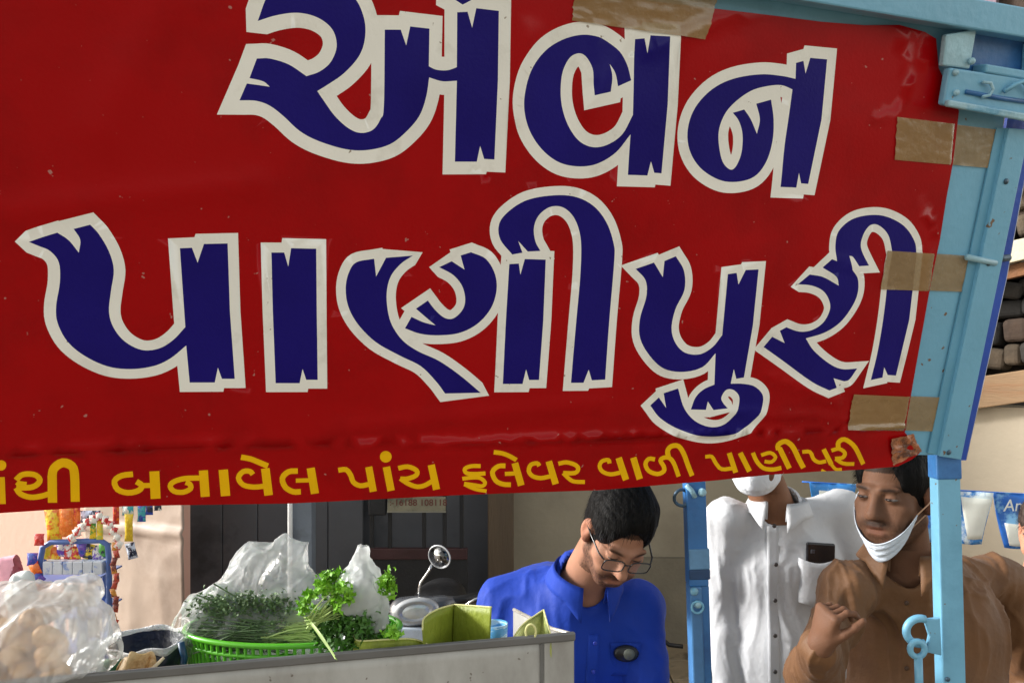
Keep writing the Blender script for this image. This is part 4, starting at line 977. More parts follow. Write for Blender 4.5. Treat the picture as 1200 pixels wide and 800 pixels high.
class Raycast:
    def __init__(s, o): 
        from mathutils.bvhtree import BVHTree
        me = o.data; off = o.matrix_parent_inverse.translation
        s.t = BVHTree.FromPolygons([v.co for v in me.vertices], [tuple(p.vertices) for p in me.polygons])
    def px(s, x, y):
        o = Vector((0, 0, H)); d = Vector(((x-CX)/F, 1, -(y-HY)/F)).normalized(); return s.t.ray_cast(o, d)[0] or P(x, y, 2.0)

# ---------------- man in the brown shirt
def brown_man():
    t = thing('person', 'man in a brown shirt with a face mask pulled under his chin, right hand raised', 'person', (1.0, 2.0, 0))
    C = P(1047, 576, 1.93); R = frame((-.78, -.62, -.06), (.04, .03, 1))
    NBs = P(1062, 652, 1.97)                                    # neck base
    SL, SR = P(992, 690, 1.93), P(1172, 680, 2.10)
    EL, WL = P(953, 792, 1.84), P(962, 754, 1.70)
    ER, WR = P(1212, 800, 2.20), P(1190, 900, 2.02)
    chest = P(1078, 735, 2.02); belly = P(1085, 840, 2.0); pel = Vector((belly.x+.02, 2.04, .93))
    tr = frame((-.45, -.9, 0), (0, 0, 1))
    S = SDF(axis(.60, 1.5, .012, [(.60, .80, .0028), (.80, 1.16, .0036)]), axis(1.50, 2.35, .012, [(1.50, 1.74, .0028), (1.79, 2.06, .0040)]), axis(.62, 1.68, .012, [(1.16, 1.42, .0030), (1.42, 1.68, .0036)]))
    S.cap(NBs+Vector((0, .01, -.03)), C+R @ Vector((0, -.03, -.07)), .064, .057, k=.03)
    head_sdf(S, C, R, jaw=1.15, wide=1.06, nose=1.15)
    S.ell(chest, (.165, .10, .17), tr, k=.05); S.ell(belly, (.15, .11, .16), tr, k=.06); S.ell(pel, (.15, .11, .12), tr, k=.05)
    for a, b, w in ((SL, EL, WL), (SR, ER, WR)):
        S.cap(NBs+Vector((0, .03, -.085)), a+Vector((0, 0, -.010)), .038, .044, k=.03); S.cap(a, b, .048, .038, k=.03); S.cap(b, w, .038, .027, k=.02)
    hf = (P(962, 706, 1.655)-WL).normalized()
    tips, th = hand_sdf(S, WL, (.12, -.22, .95), (.90, .32, -.25), ((.95, .80, .45), (1.15, .95, .5), (1.3, 1.05, .6), (1.42, 1.1, .6)), thumb=(1.1, .6), thumb_in=.15, sc=.86)
    hand_sdf(S, WR, (-.1, -.6, -.8), (-1, 0, 0), (.3, .35, .4, .45))
    V, Fq = S.mesh(); V = relax(V, Fq, 1, .35)
    base = lin((110, 78, 60))
    c = cols_of(V, C, R, base, beard=.6, stache=1.0, brow=1.0, scalp=True)
    hd = np.exp(-(np.linalg.norm(V-np.array(WL+Vector((0, 0, .05))), axis=1)/.12)**4)[:, None]; c = c*(1-hd*.0)+hd*.0
    npmesh('body', V, Fq, skin_m, t, colors=c)
    hair(C, R, t, wide=1.07, line=.108, back=-.05, puff=.985, seed=4)
    eyes(C, R, t, .95, 1.06, look=(.15, 0))
    # shirt
    S = SDF(axis(.60, 1.5, .0075, [(.6, 1.2, .0050)]), axis(1.55, 2.42, .0075, [(1.55, 2.0, .0050)]), axis(.74, 1.52, .0075, [(1.15, 1.5, .0050)]))
    S.ell(chest, (.190, .122, .18), tr, k=.05); S.ell(belly+Vector((0, 0, .02)), (.178, .132, .19), tr, k=.07); S.ell(pel+Vector((0, 0, .02)), (.178, .13, .12), tr, k=.06)
    for a, b, w in ((SL, EL, WL), (SR, ER, WR)):
        S.cap(NBs+Vector((0, .03, -.050)), a, .054, .056, k=.06); S.cap(a, b, .056, .052, k=.04)
        wr = b.lerp(w, .85); S.cap(b, wr, .056, .046, k=.02)
    S.cap(NBs+Vector((0, .015, -.09)), NBs+Vector((0, .0, -.055)), .085, .075, k=.04)
    S.cap(NBs+Vector((-.008, -.01, -.02)), C+R @ Vector((0, -.01, -.08)), .066, .075, k=.01, op='sub')
    S.cap(NBs+Vector((-.045, -.12, -.085)), NBs+Vector((-.01, -.06, .02)), .006, .048, k=.01, op='sub')
    V, Fq = S.mesh(); V = relax(V, Fq, 1, .4)
    ln = [(P(1000, 660, 1.88), P(1012, 790, 1.86), .013, .013), (P(1022, 668, 1.86), P(1030, 780, 1.84), .011, .012), (P(990, 690, 1.86), P(996, 760, 1.84), -.014, .010), (P(1040, 690, 1.86), P(1046, 800, 1.85), .010, .010),
          (EL+Vector((-.06, -.02, .08)), EL+Vector((.05, -.08, .0)), .012, .010), (EL+Vector((-.06, -.03, .03)), EL+Vector((.04, -.08, -.05)), .012, .012), (P(1012, 740, 1.86), P(1000, 800, 1.86), -.012, .012),
          (P(1075, 700, 1.86), P(1082, 800, 1.86), .009, .012), (SL+Vector((-.03, -.04, -.02)), SL+Vector((0, -.06, -.14)), .012, .012), (P(1020, 775, 1.86), P(1050, 798, 1.86), -.014, .014)]
    V = folds(V, vnormals(V, Fq), .0062, 2, (17, 17, 2.6), ln)
    sm = mat('shirt_brown', lin((106, 71, 40)), .68, var=.12, scale=9, bump=.25, bscale=60, sheen=.05, color2=lin((90, 58, 33)), c2lo=.5, c2hi=.75)
    o = npmesh('shirt', V, Fq, sm, t); rc = Raycast(o)
    collar(t, NBs+Vector((-.006, -.018, .006)), frame((-.50, -.86, .10), (-.1, -.25, 1)), .086, .080, sm, open_=.36, h=.036, tip=.045, flare=.016)
    # placket strip that follows the chest
    pl = [rc.px(1058+2*math.sin(i*.5)+i*.15, 684+i*8) for i in range(15)]
    for i in range(1, len(pl)): 
        if (pl[i]-pl[i-1]).length > .06: pl[i] = pl[i-1]+Vector((0, 0, -.016))
    grid('placket', lambda u_, w: pl[min(14, int(round(w*14)))]+Vector((-.016+.032*u_, -.009-.002*sin(u_*pi), 0)), 6, 15, sm, t, thick=.002)
    buttons(t, [rc.px(1059, y)+Vector((0, -.013, 0)) for y in (704, 742, 780)], .0055, m=mat('button_brown', lin((70, 46, 30)), .4))
    person_lower(t, Vector((pel.x, pel.y, pel.z-.02)), [Vector((pel.x-.12, 2.0, 0)), Vector((pel.x+.13, 2.1, 0))], trousers_m, .16)
    # mask under the chin
    mk = mat('mask_cloth', lin((205, 214, 226)), .8, var=.06, scale=12, bump=.35, bscale=70, stretch=(1, 1, 3))
    m = thing('face_mask', 'pale surgical mask pulled down below the chin of the man in brown', 'face mask', tuple(C+Vector((0, 0, -.15))))
    def fn(u_, w):
        s = (u_-.5)*2; a = s*1.18
        rr = 1.05-.26*w; z = -.082-.024*(1-abs(s)**2)+.046*abs(s)**1.6-(.044-.008*abs(s)**2)*w+.0025*math.sin(w*18)
        return C+R @ Vector((sin(a)*.074*rr*1.06, .012+cos(a)*.080*rr, z))
    grid('cloth', fn, 44, 14, mk, m, thick=.0022)
    for s in (-1, 1):
        u_ = 1.0 if s > 0 else 0.0
        e = C+R @ Vector((.084*s, -.026, .005)); e2 = C+R @ Vector((.088*s, -.034, -.020))
        MB().tube([fn(u_, .05), fn(u_, .05).lerp(e, .5)+R @ Vector((.006*s, 0, 0)), e, e2, fn(u_, .9)], .0016, 6).build('ear_loop', mat('elastic', lin((190, 150, 120)), .7) if s < 0 else mk, m, True)
    return t
brown_man()

# ---------------- man in the royal blue shirt, head bent, glasses
lens_m = bpy.data.materials.new('lens_glass'); lens_m.use_nodes = True
_b = lens_m.node_tree.nodes['Principled BSDF']; _b.inputs['Alpha'].default_value = .12; _b.inputs['Roughness'].default_value = .1; _b.inputs['Base Color'].default_value = (.25, .27, .3, 1)
def blue_man():
    t = thing('person', 'bearded man with glasses in a royal blue shirt, head bent over the counter', 'person', (.25, 2.25, 0))
    C = P(724, 624, 2.01); R = frame((.12, -.80, -.60), (.28, -.56, .78))
    NBs = P(683, 672, 2.15)
    SL, SR = P(590, 706, 2.25), P(748, 712, 2.18)
    EL, WL = P(582, 860, 2.12), P(640, 900, 1.86); ER, WR = P(764, 850, 2.10), P(720, 905, 1.84)
    chest = P(668, 762, 2.20); belly = P(672, 880, 2.25); pel = Vector((belly.x+.01, 2.32, .88))
    tr = frame((.12, -.98, -.1), (.0, -.1, 1))
    S = SDF(axis(-.30, .62, .012, [(.10, .44, .0036), (.02, .2, .006)]), axis(1.68, 2.55, .012, [(1.68, 1.86, .0055), (1.90, 2.28, .0038)]), axis(.60, 1.66, .012, [(1.18, 1.60, .0036), (.72, .90, .0055)]))
    S.cap(NBs+Vector((0, .02, -.04)), C+R @ Vector((0, -.035, -.07)), .066, .058, k=.03)
    head_sdf(S, C, R, jaw=1.0, wide=.98, nose=1.0)
    S.ell(chest, (.165, .10, .17), tr, k=.05); S.ell(belly, (.145, .11, .17), tr, k=.06); S.ell(pel, (.15, .11, .12), tr, k=.05)
    for a, b, w in ((SL, EL, WL), (SR, ER, WR)):
        S.cap(NBs+Vector((0, .03, -.05)), a, .045, .05, k=.04); S.cap(a, b, .048, .038, k=.03); S.cap(b, w, .038, .027, k=.02)
    hand_sdf(S, WL, (.35, -.9, -.25), (.2, 0, -1), (.35, .4, .45, .5)); hand_sdf(S, WR, (-.3, -.9, -.25), (.1, 0, -1), (.35, .4, .45, .5))
    V, Fq = S.mesh(); V = relax(V, Fq, 1, .35)
    npmesh('body', V, Fq, skin_m, t, colors=cols_of(V, C, R, lin((160, 116, 94)), beard=.92, stache=.9, brow=1.0))
    hair(C, R, t, wide=1.0, line=.088, back=-.070, puff=1.02, seed=1, lift=.006)
    eyes(C, R, t, .35, .98, look=(0, -.4))
    S = SDF(axis(-.32, .66, .0075, []), axis(1.72, 2.60, .0075, []), axis(.74, 1.50, .0075, []))
    S.ell(chest, (.185, .125, .17), tr, k=.05); S.ell(belly, (.172, .135, .22), tr, k=.07); S.ell(pel+Vector((0, 0, .02)), (.175, .13, .12), tr, k=.06)
    for a, b, w in ((SL, EL, WL), (SR, ER, WR)):
        S.cap(NBs+Vector((0, .04, -.06)), a, .056, .060, k=.07); S.cap(a, b, .066, .056, k=.04); S.cap(b, b.lerp(w, .85), .056, .044, k=.02)
    S.ell(P(640, 690, 2.28), (.10, .09, .07), tr, k=.06)
    S.cap(NBs+Vector((0, .03, -.06)), NBs+Vector((0, .01, -.01)), .082, .074, k=.04)
    S.cap(NBs+Vector((0, -.005, -.02)), C+R @ Vector((0, -.01, -.09)), .066, .072, k=.01, op='sub')
    S.cap(P(702, 738, 2.04), P(688, 680, 2.10), .010, .050, k=.01, op='sub')
    V, Fq = S.mesh(); V = relax(V, Fq, 1, .4)
    ln = [(P(645, 672, 2.12), P(630, 760, 2.08), .010, .012), (P(620, 690, 2.14), P(600, 760, 2.12), -.012, .014), (P(735, 690, 2.08), P(737, 760, 2.05), .009, .008),
          (P(580, 720, 2.18), P(590, 800, 2.1), .010, .014), (P(650, 740, 2.06), P(640, 800, 2.06), -.010, .013), (P(715, 745, 2.05), P(712, 800, 2.05), .008, .010)]
    V = folds(V, vnormals(V, Fq), .0038, 7, (13, 13, 2.6), ln)
    sm = mat('shirt_blue', lin((18, 56, 158)), .7, var=.10, scale=8, bump=.18, bscale=60, sheen=.05, spec=.25)
    o = npmesh('shirt', V, Fq, sm, t); rc = Raycast(o)
    cf = frame((.25, -.93, -.25), (.12, -.40, .9))
    collar(t, NBs+Vector((.004, -.012, -.010)), cf, .080, .076, sm, open_=.38, h=.040, tip=.040, flare=.014)
    pl = [rc.px(696-i*.3, 742+i*5) for i in range(13)]
    grid('placket', lambda u_, w: pl[min(12, int(round(w*12)))]+Vector((-.015+.030*u_, -.004, 0)), 5, 13, sm, t, thick=.002)
    buttons(t, [rc.px(697, 752)+Vector((0, -.008, 0)), rc.px(695, 785)+Vector((0, -.008, 0))], m=mat('button_blue', lin((40, 60, 170)), .4))
    # pocket with something dark clipped in it
    pc = [rc.px(715+i*7.2, 752) for i in range(6)]
    grid('pocket', lambda u_, w: pc[min(5, int(round(u_*5)))]+Vector((0, -.004-.002*sin(u_*pi), -.085*w)), 6, 8, sm, t, thick=.0018)
    k = rc.px(733, 763)
    it = thing('sunglasses_case', 'small dark rounded object tucked in the pocket of the blue shirt', 'case', tuple(k))
    MB().lathe([(.0001, -.010), (.020, -.009), (.026, -.003), (.026, .004), (.020, .010), (.0001, .012)], k+Vector((0, -.012, 0)), 20, Matrix.Rotation(pi/2, 3, 'X') @ Matrix.Diagonal((1.25, .82, 1)).to_3x3()).build('shell', mat('case_black', lin((24, 24, 26)), .4), it, True)
    MB().lathe([(.0001, 0), (.015, 0), (.014, .003), (.0001, .004)], k+Vector((.006, -.022, .001)), 16, Matrix.Rotation(pi/2, 3, 'X')).build('lid', mat('case_grey', lin((96, 100, 92)), .4), it, True)
    person_lower(t, Vector((pel.x, pel.y, pel.z)), [Vector((pel.x-.11, 2.33, 0)), Vector((pel.x+.12, 2.36, 0))], trousers_m, .155)
    # glasses
    g = thing('glasses', 'thin black rectangular glasses worn by the man in blue', 'glasses', tuple(C))
    gm_ = mat('glasses_black', (.01, .01, .011), .25, spec=.6); L = lambda x, y, z: C+R @ Vector((x, y, z))
    fr = MB()
    for s in (-1, 1):
        pts = []
        for a in np.linspace(0, 2*pi, 28, endpoint=False):
            ca, sa = cos(a), sin(a); rr_ = (abs(ca)**4+abs(sa)**4)**-.25
            pts.append(L(.034*s+.0265*ca*rr_, .101-.25*(abs(.034*s+.0265*ca*rr_)-.03)**1*.25, -.006+.0185*sa*rr_))
        MB().tube(pts, .0016, 6, close=True).build('rim', gm_, g, True)
        ln_ = mesh('lens', pts, [tuple(range(28))], lens_m, g)
        MB().tube([L(.0605*s, .094, .006), L(.070*s, .075, .006), L(.077*s, .02, .004), L(.080*s, -.012, .004), L(.080*s, -.03, -.014)], .0021, 6).build('temple', gm_, g, True)
    MB().tube([L(-.0085, .101, .0), L(0, .104, .003), L(.0085, .101, .0)], .0017, 6).build('bridge', gm_, g, True)
    return t
blue_man()

# ---------------- man in the white shirt
def white_man():
    t = thing('person', 'man in a white long sleeved shirt whose eyes are hidden behind the banner', 'person', (.8, 2.45, 0))
    C = P(888, 524, 2.36); R = frame((-.42, -.90, -.16), (.0, -.14, 1))
    NBs = P(912, 590, 2.43)
    SL, SR = P(851, 607, 2.43), P(984, 596, 2.47)
    EL, WL = P(845, 712, 2.47), P(852, 810, 2.40); ER, WR = P(1004, 720, 2.5), P(990, 815, 2.36)
    chest = P(914, 665, 2.46); belly = P(916, 770, 2.45); pel = Vector((belly.x, 2.48, .86))
    tr = frame((-.12, -.99, 0), (0, 0, 1))
    S = SDF(axis(.48, 1.2, .012, [(.62, .86, .0042)]), axis(2.15, 2.75, .012, [(2.2, 2.52, .0045)]), axis(.58, 1.74, .012, [(1.36, 1.74, .0042), (.7, .9, .006)]))
    S.cap(NBs+Vector((0, .01, -.04)), C+R @ Vector((0, -.03, -.07)), .062, .056, k=.03)
    head_sdf(S, C, R)
    S.ell(chest, (.16, .10, .17), tr, k=.05); S.ell(belly, (.145, .11, .17), tr, k=.06); S.ell(pel, (.15, .11, .12), tr, k=.05)
    for a, b, w in ((SL, EL, WL), (SR, ER, WR)):
        S.cap(NBs+Vector((0, .03, -.09)), a+Vector((0, 0, -.012)), .036, .042, k=.03); S.cap(a, b, .045, .036, k=.03); S.cap(b, w, .036, .026, k=.02)
        hand_sdf(S, w, (.05, -.25, -.95), (-.6 if a is SL else .6, -.6, 0), (.25, .3, .35, .4))
    V, Fq = S.mesh(); V = relax(V, Fq, 1, .35)
    npmesh('body', V, Fq, skin_m, t, colors=cols_of(V, C, R, lin((126, 88, 66)), beard=.3, stache=.5))
    hair(C, R, t, seed=8); eyes(C, R, t)
    S = SDF(axis(.46, 1.22, .007, []), axis(2.2, 2.78, .007, []), axis(.70, 1.52, .007, []))
    S.ell(chest, (.184, .120, .17), tr, k=.05); S.ell(belly, (.168, .125, .22), tr, k=.07); S.ell(pel+Vector((0, 0, .02)), (.172, .125, .12), tr, k=.06)
    for a, b, w in ((SL, EL, WL), (SR, ER, WR)):
        S.cap(NBs+Vector((0, .03, -.065)), a, .050, .056, k=.05); S.cap(a, b, .058, .050, k=.02); S.cap(b, b.lerp(w, .92), .050, .040, k=.02)
    S.cap(NBs+Vector((0, .02, -.07)), NBs+Vector((0, .0, -.01)), .078, .070, k=.04)
    S.cap(NBs+Vector((0, -.005, -.02)), C+R @ Vector((0, 0, -.08)), .062, .075, k=.01, op='sub')
    S.cap(P(905, 618, 2.28), P(906, 580, 2.34), .004, .045, k=.01, op='sub')
    V, Fq = S.mesh(); V = relax(V, Fq, 1, .4)
    ln = [(P(862, 590, 2.33), P(886, 680, 2.32), .010, .010), (P(905, 630, 2.32), P(935, 715, 2.32), .010, .008), (P(912, 650, 2.32), P(925, 730, 2.32), -.009, .008),
          (P(850, 640, 2.36), P(856, 790, 2.36), -.016, .010), (P(870, 600, 2.32), P(880, 640, 2.32), .010, .008), (P(920, 620, 2.32), P(945, 700, 2.32), -.008, .008),
          (P(890, 730, 2.32), P(880, 800, 2.32), .008, .010), (P(840, 650, 2.4), P(848, 700, 2.4), .008, .008), (P(940, 740, 2.32), P(985, 730, 2.34), .008, .008), (P(895, 640, 2.32), P(892, 720, 2.3), .007, .009)]
    V = folds(V, vnormals(V, Fq), .0042, 12, (17, 17, 2.0), ln)
    sm = mat('shirt_white', (.54, .55, .57), .7, var=.03, scale=9, bump=.18, bscale=60, sheen=.2)
    o = npmesh('shirt', V, Fq, sm, t); rc = Raycast(o)
    collar(t, NBs+Vector((-.004, -.012, -.010)), frame((-.35, -.92, .1), (-.02, -.22, 1)), .076, .072, sm, open_=.34, h=.042, tip=.034, flare=.014)
    pl = [rc.px(905+i*.1, 616+i*8) for i in range(26)]
    for i in range(1, 26):
        if abs(pl[i].y-pl[i-1].y) > .05: pl[i] = pl[i-1]+Vector((0, 0, -.02))
    grid('placket', lambda u_, w: pl[min(25, int(round(w*25)))]+Vector((-.017+.034*u_, -.0035, 0)), 5, 26, sm, t, thick=.002)
    buttons(t, [rc.px(x, y)+Vector((0, -.0095, 0)) for x, y in ((906, 615), (908, 660), (907, 702), (907, 743), (907, 785))], .0062, m=mat('button_dark', lin((70, 66, 66)), .4))
    p0_, p1_ = rc.px(936, 652), rc.px(982, 650); yf = min(p0_.y, p1_.y, rc.px(960, 660).y, rc.px(960, 690).y)-.006
    def pk(u_, w):
        x = 936+46*u_; y = 653+6*sin(u_*pi)*(1-w)+52*w+(6*(1-abs(u_-.5)*2) if w > .95 else 0); q = P(x, y, yf)
        return q+Vector((0, -.013*sin(u_*pi)**.5+.002, 0))
    ph = thing('mobile_phone', 'black phone in a flip case sticking out of the white shirt pocket', 'phone', tuple(rc.px(960, 648)))
    ctr = P(961, 646, yf+.004); pm = Matrix.Rotation(.06, 3, 'Y') @ Matrix.Rotation(-.1, 3, 'X')
    MB().box(ctr+Vector((0, -.002, -.012)), (.084, .011, .075), pm).build('phone_body', mat('phone_black', (.012, .012, .014), .2, coat=.5), ph, bevel=.006, seg=3)
    MB().box(ctr+Vector((-.024, -.0085, .002)), (.012, .003, .012), pm).build('camera_lens', mat('phone_lens', (.05, .05, .06), .1), ph, bevel=.002)
    grid('pocket', pk, 9, 8, sm, t, thick=.002)
    person_lower(t, Vector((pel.x, pel.y, pel.z)), [Vector((pel.x-.11, 2.48, 0)), Vector((pel.x+.12, 2.5, 0))], trousers_m, .15)
    mk = mat('mask_white', lin((222, 226, 232)), .8, var=.05, scale=12, bump=.4, bscale=60)
    m = thing('face_mask', 'white mask over the nose and chin of the man in the white shirt', 'face mask', tuple(C+Vector((0, 0, -.1))))
    def fn(u_, w):
        s = (u_-.5)*2; a = s*1.35; b_ = 1+.10*sin(w*pi)*(1-abs(s))
        z = -.022-.098*w+.030*abs(s)**2*(w-.5)*1.2+.0015*sin(w*40); cy = .105-.030*max(0, w-.75)*4*.5-.02*max(0, .2-w)*5*.2
        return C+R @ Vector((sin(a)*.070*(1-.16*max(0, w-.7)*3), -.005+cos(a)*cy*b_, z))
    grid('cloth', fn, 36, 18, mk, m, thick=.0025)
    for s in (-1, 1):
        u_ = 1.0 if s > 0 else 0.0
        MB().tube([fn(u_, .1), C+R @ Vector((.086*s, -.026, .01)), C+R @ Vector((.088*s, -.034, -.020)), fn(u_, .85)], .0016, 6).build('ear_loop', mk, m, True)
white_man()

# ---------------- bystander at the right edge
def bystander():
    t = thing('person', 'bystander in a dark shirt whose cheek just shows at the right edge of the photo', 'person', (2.1, 3.2, 0))
    C = P(1222, 622, 3.1); R = frame((-.75, -.65, -.05), (0, 0, 1)); NBs = C+Vector((.03, .06, -.17))
    S = SDF(axis(1.7, 2.45, .014, [(1.9, 2.2, .006)]), axis(2.8, 3.5, .014, [(2.95, 3.25, .006)]), axis(.05, 1.4, .014, [(1.0, 1.4, .006)]))
    S.cap(NBs, C+R @ Vector((0, -.03, -.07)), .06, .056, k=.03); head_sdf(S, C, R)
    pel = NBs+Vector((.02, .02, -.50)); S.ell(NBs+Vector((0, .02, -.2)), (.15, .10, .17), k=.05); S.ell(NBs+Vector((.01, .02, -.36)), (.13, .1, .17), k=.05)
    arms = []
    for s in (-1, 1):
        a = NBs+Vector((s*.17, .02, -.07)); b = a+Vector((s*.04, 0, -.26)); w = b+Vector((0, -.08, -.20)); arms.append((a, b, w))
        S.cap(NBs+Vector((0, .03, -.09)), a+Vector((0, 0, -.012)), .036, .042, k=.03); S.cap(a, b, .045, .036, k=.03); S.cap(b, w, .036, .026, k=.02); hand_sdf(S, w, (0, -.3, -.9), (-s, 0, 0), (.3, .3, .3, .3))
    V, Fq = S.mesh(); npmesh('body', V, Fq, skin_m, t, colors=cols_of(V, C, R, lin((182, 130, 104)), beard=0, stache=.3)); hair(C, R, t, seed=3, mt=mat('hair_brown', (.05, .03, .022), .5, var=.4, scale=40, bump=.5, bscale=180)); eyes(C, R, t)
    S = SDF(np.arange(1.65, 2.5, .011), np.arange(2.8, 3.55, .011), np.arange(.5, 1.2, .011))
    S.ell(NBs+Vector((0, .02, -.2)), (.175, .12, .17), k=.05); S.ell(NBs+Vector((.01, .02, -.38)), (.155, .12, .19), k=.05)
    for a, b, w in arms: S.cap(NBs+Vector((0, .03, -.06)), a, .05, .056, k=.05); S.cap(a, b, .058, .05, k=.02)
    V, Fq = S.mesh(); npmesh('shirt', folds(V, vnormals(V, Fq), .004, 5), Fq, mat('shirt_maroon', lin((96, 60, 66)), .7, bump=.2, bscale=300), t)
    person_lower(t, Vector((pel.x, pel.y, pel.z)), [Vector((pel.x-.1, pel.y, 0)), Vector((pel.x+.1, pel.y, 0))], trousers_m, .14)
bystander()
# ------------------------------------------------------------------ things on the counter
def strands(mb, roots, tips, n_, r, bend=.02, rs=None, jr=.01, jt=.02, seg=5):
    rs = rs or random
    for _ in range(n_):
        a = Vector(roots[0]).lerp(Vector(roots[1]), rs.random())+Vector([rs.gauss(0, jr) for _ in range(3)])
        b = Vector(tips[0]).lerp(Vector(tips[1]), rs.random())+Vector([rs.gauss(0, jt) for _ in range(3)])
        o = Vector([rs.gauss(0, bend) for _ in range(3)])
        pts = [a.lerp(b, k/seg)+o*math.sin(pi*k/seg) for k in range(seg+1)]
        mb.tube(pts, [r*(1-.5*k/seg) for k in range(seg+1)], 4, caps=False)
    return mb
def leaves(mb, centers, n_, size, rs, spread):
    for _ in range(n_):
        c = Vector(rs.choice(centers))+Vector([rs.gauss(0, spread) for _ in range(3)])
        d = Vector([rs.gauss(0, 1) for _ in range(3)]).normalized(); e = d.orthogonal().normalized(); e = (e*cos(rs.random()*6)+d.cross(e)*sin(rs.random()*6)).normalized()
        s = size*rs.uniform(.5, 1.3); w = d.cross(e)
        # three-lobed cupped leaflet
        pts = [c]
        for k in range(7):
            a = -1.7+3.4*k/6; r = s*(1.0 if k % 2 == 0 else .62)
            pts.append(c+e*cos(a)*r+w*sin(a)*r+d*s*.35*abs(sin(a)))
        mb.add(pts, [(0, k, k+1) for k in range(1, 7)])
    return mb
def bag(name, label, prims, amp, m, bbox, seed, step=.006, ax=(0, 0, 1), freq=16, parent=None):
    lo, hi = bbox; S = SDF(np.arange(lo.x, hi.x, step), np.arange(lo.y, hi.y, step), np.arange(lo.z, hi.z, step))
    for p in prims: (S.cap if p[0] == 'c' else S.ell)(*p[1:])
    V, Fq = S.mesh(); n_ = vnormals(V, Fq)
    w = np.stack([vnoise(V*9+seed), vnoise(V*9+seed+7), vnoise(V*9+seed+15)], 1)*.8
    ax = np.array(ax, dtype=float); ax /= np.linalg.norm(ax); Q = V-.72*(V @ ax)[:, None]*ax
    r1 = (1-np.abs(vnoise(Q*freq+w+seed)))**3; r2 = (1-np.abs(vnoise(Q*freq*2.3+w*1.7+seed+5)))**3; r3 = (1-np.abs(vnoise(V*freq*3.5+w+seed+3)))**2
    d = amp*(1.5*r1+.75*r2+.3*r3-1.0)+amp*.8*vnoise(V*8+seed)
    o = npmesh(name, V+n_*d[:, None], Fq, m, parent)
    if parent is None: tag(o, label, 'plastic bag')
    return o
rs = random.Random(11)
ZT = ztab
# green basket
bk = thing('green_basket', 'bright green plastic basket holding the bag of greens', 'basket', tuple(P(342, 1000, 1.55)*0+Vector((P(342, 800, 1.56).x, 1.56, ZT))))
gm2 = mat('basket_green', lin((84, 172, 26)), .35, var=.12, scale=12, coat=.3)
bc = Vector((P(344, 800, 1.56).x, 1.56, 0)); ra2, rb2_ = .205, .105; zr = P(344, 757, 1.455).z
def el(a, k=1.0): return Vector((bc.x+ra2*k*cos(a), bc.y+rb2_*k*sin(a), 0))
NB_ = 84
def ring(z, k, r, name):
    MB().tube([el(2*pi*i/60, k)+Vector((0, 0, z)) for i in range(60)], r, 8, close=True).build(name, gm2, bk, True)
ring(zr, 1.0, .0055, 'rim'); ring(zr-.020, .985, .004, 'hoop'); ring(zr-.085, .9, .004, 'hoop')
first = None
for i in range(NB_):
    a = 2*pi*i/NB_; p0 = el(a)+Vector((0, 0, zr)); p1 = el(a, .985)+Vector((0, 0, zr-.02)); p2 = el(a, .88)+Vector((0, 0, ZT+.004))
    MB().tube([p0, p1, p2], .0034, 5, caps=False).build('rib', gm2, bk, True)
MB().prism([el(2*pi*i/40, .88)+Vector((0, 0, ZT+.001)) for i in range(40)], (0, 0, .004)).build('base', gm2, bk)
# greens in the basket: dill bundle at the left, pale stalks to the right
dill_m = mat('dill_green', lin((84, 108, 66)), .6, var=.35, scale=30); stalk_m = mat('stalk_green', lin((158, 182, 104)), .5, var=.25, scale=20)
leaf_m = mat('coriander_green', lin((56, 100, 26)), .5, var=.35, scale=25); leaf_b = mat('coriander_bright', lin((112, 168, 34)), .5, var=.3, scale=25)
for mm in (leaf_m, leaf_b, dill_m):
    mm.node_tree.nodes['Principled BSDF'].inputs['Subsurface Weight'].default_value = .0
d = MB()
strands(d, (P(234, 752, 1.515), P(258, 704, 1.55)), (P(335, 750, 1.515), P(322, 712, 1.55)), 1500, .0016, .006, rs, .011, .010)
strands(d, (P(235, 750, 1.53), P(320, 748, 1.53)), (P(250, 705, 1.56), P(320, 722, 1.56)), 700, .0013, .008, rs, .010, .010)
leaves(d, [P(x, y, 1.525) for x in range(238, 335, 12) for y in (706, 718, 730, 744)], 1800, .0055, rs, .011)
t = d.build('dill_bundle', dill_m, None); t['kind'] = 'stuff'; tag(t, 'dark feathery dill bundled at the left inside the clear bag', 'herbs')
d = MB(); strands(d, (P(312, 750, 1.51), P(316, 716, 1.54)), (P(384, 752, 1.50), P(388, 724, 1.52)), 520, .0019, .003, rs, .005, .006)
t = d.build('herb_stalks', stalk_m, None); t['kind'] = 'stuff'; tag(t, 'pale green stalks lying in the middle of the basket', 'herbs')
# coriander
cor = thing('coriander_bunch', 'leafy coriander bunch with light and dark leaves under the small white bag', 'herbs', tuple(P(415, 745, 1.5)))
cs = [P(x, y, Y) for x, y, Y in ((400, 690, 1.5), (415, 700, 1.48), (430, 715, 1.5), (405, 720, 1.46), (390, 735, 1.46), (425, 738, 1.46), (440, 725, 1.5), (412, 745, 1.45), (380, 745, 1.46), (440, 700, 1.52), (398, 708, 1.46), (420, 728, 1.44))]
lv = leaves(MB(), cs, 1500, .0085, rs, .011).build('leaves', leaf_m, cor); lv['kind'] = 'stuff'
cs2 = [P(x, y, Y) for x, y, Y in ((384, 678, 1.46), (394, 676, 1.46), (402, 680, 1.46), (378, 684, 1.45), (455, 676, 1.44), (457, 688, 1.44), (453, 683, 1.44), (362, 700, 1.43), (358, 712, 1.43), (402, 690, 1.42), (395, 704, 1.42), (380, 690, 1.42), (460, 742, 1.42), (410, 698, 1.42))]
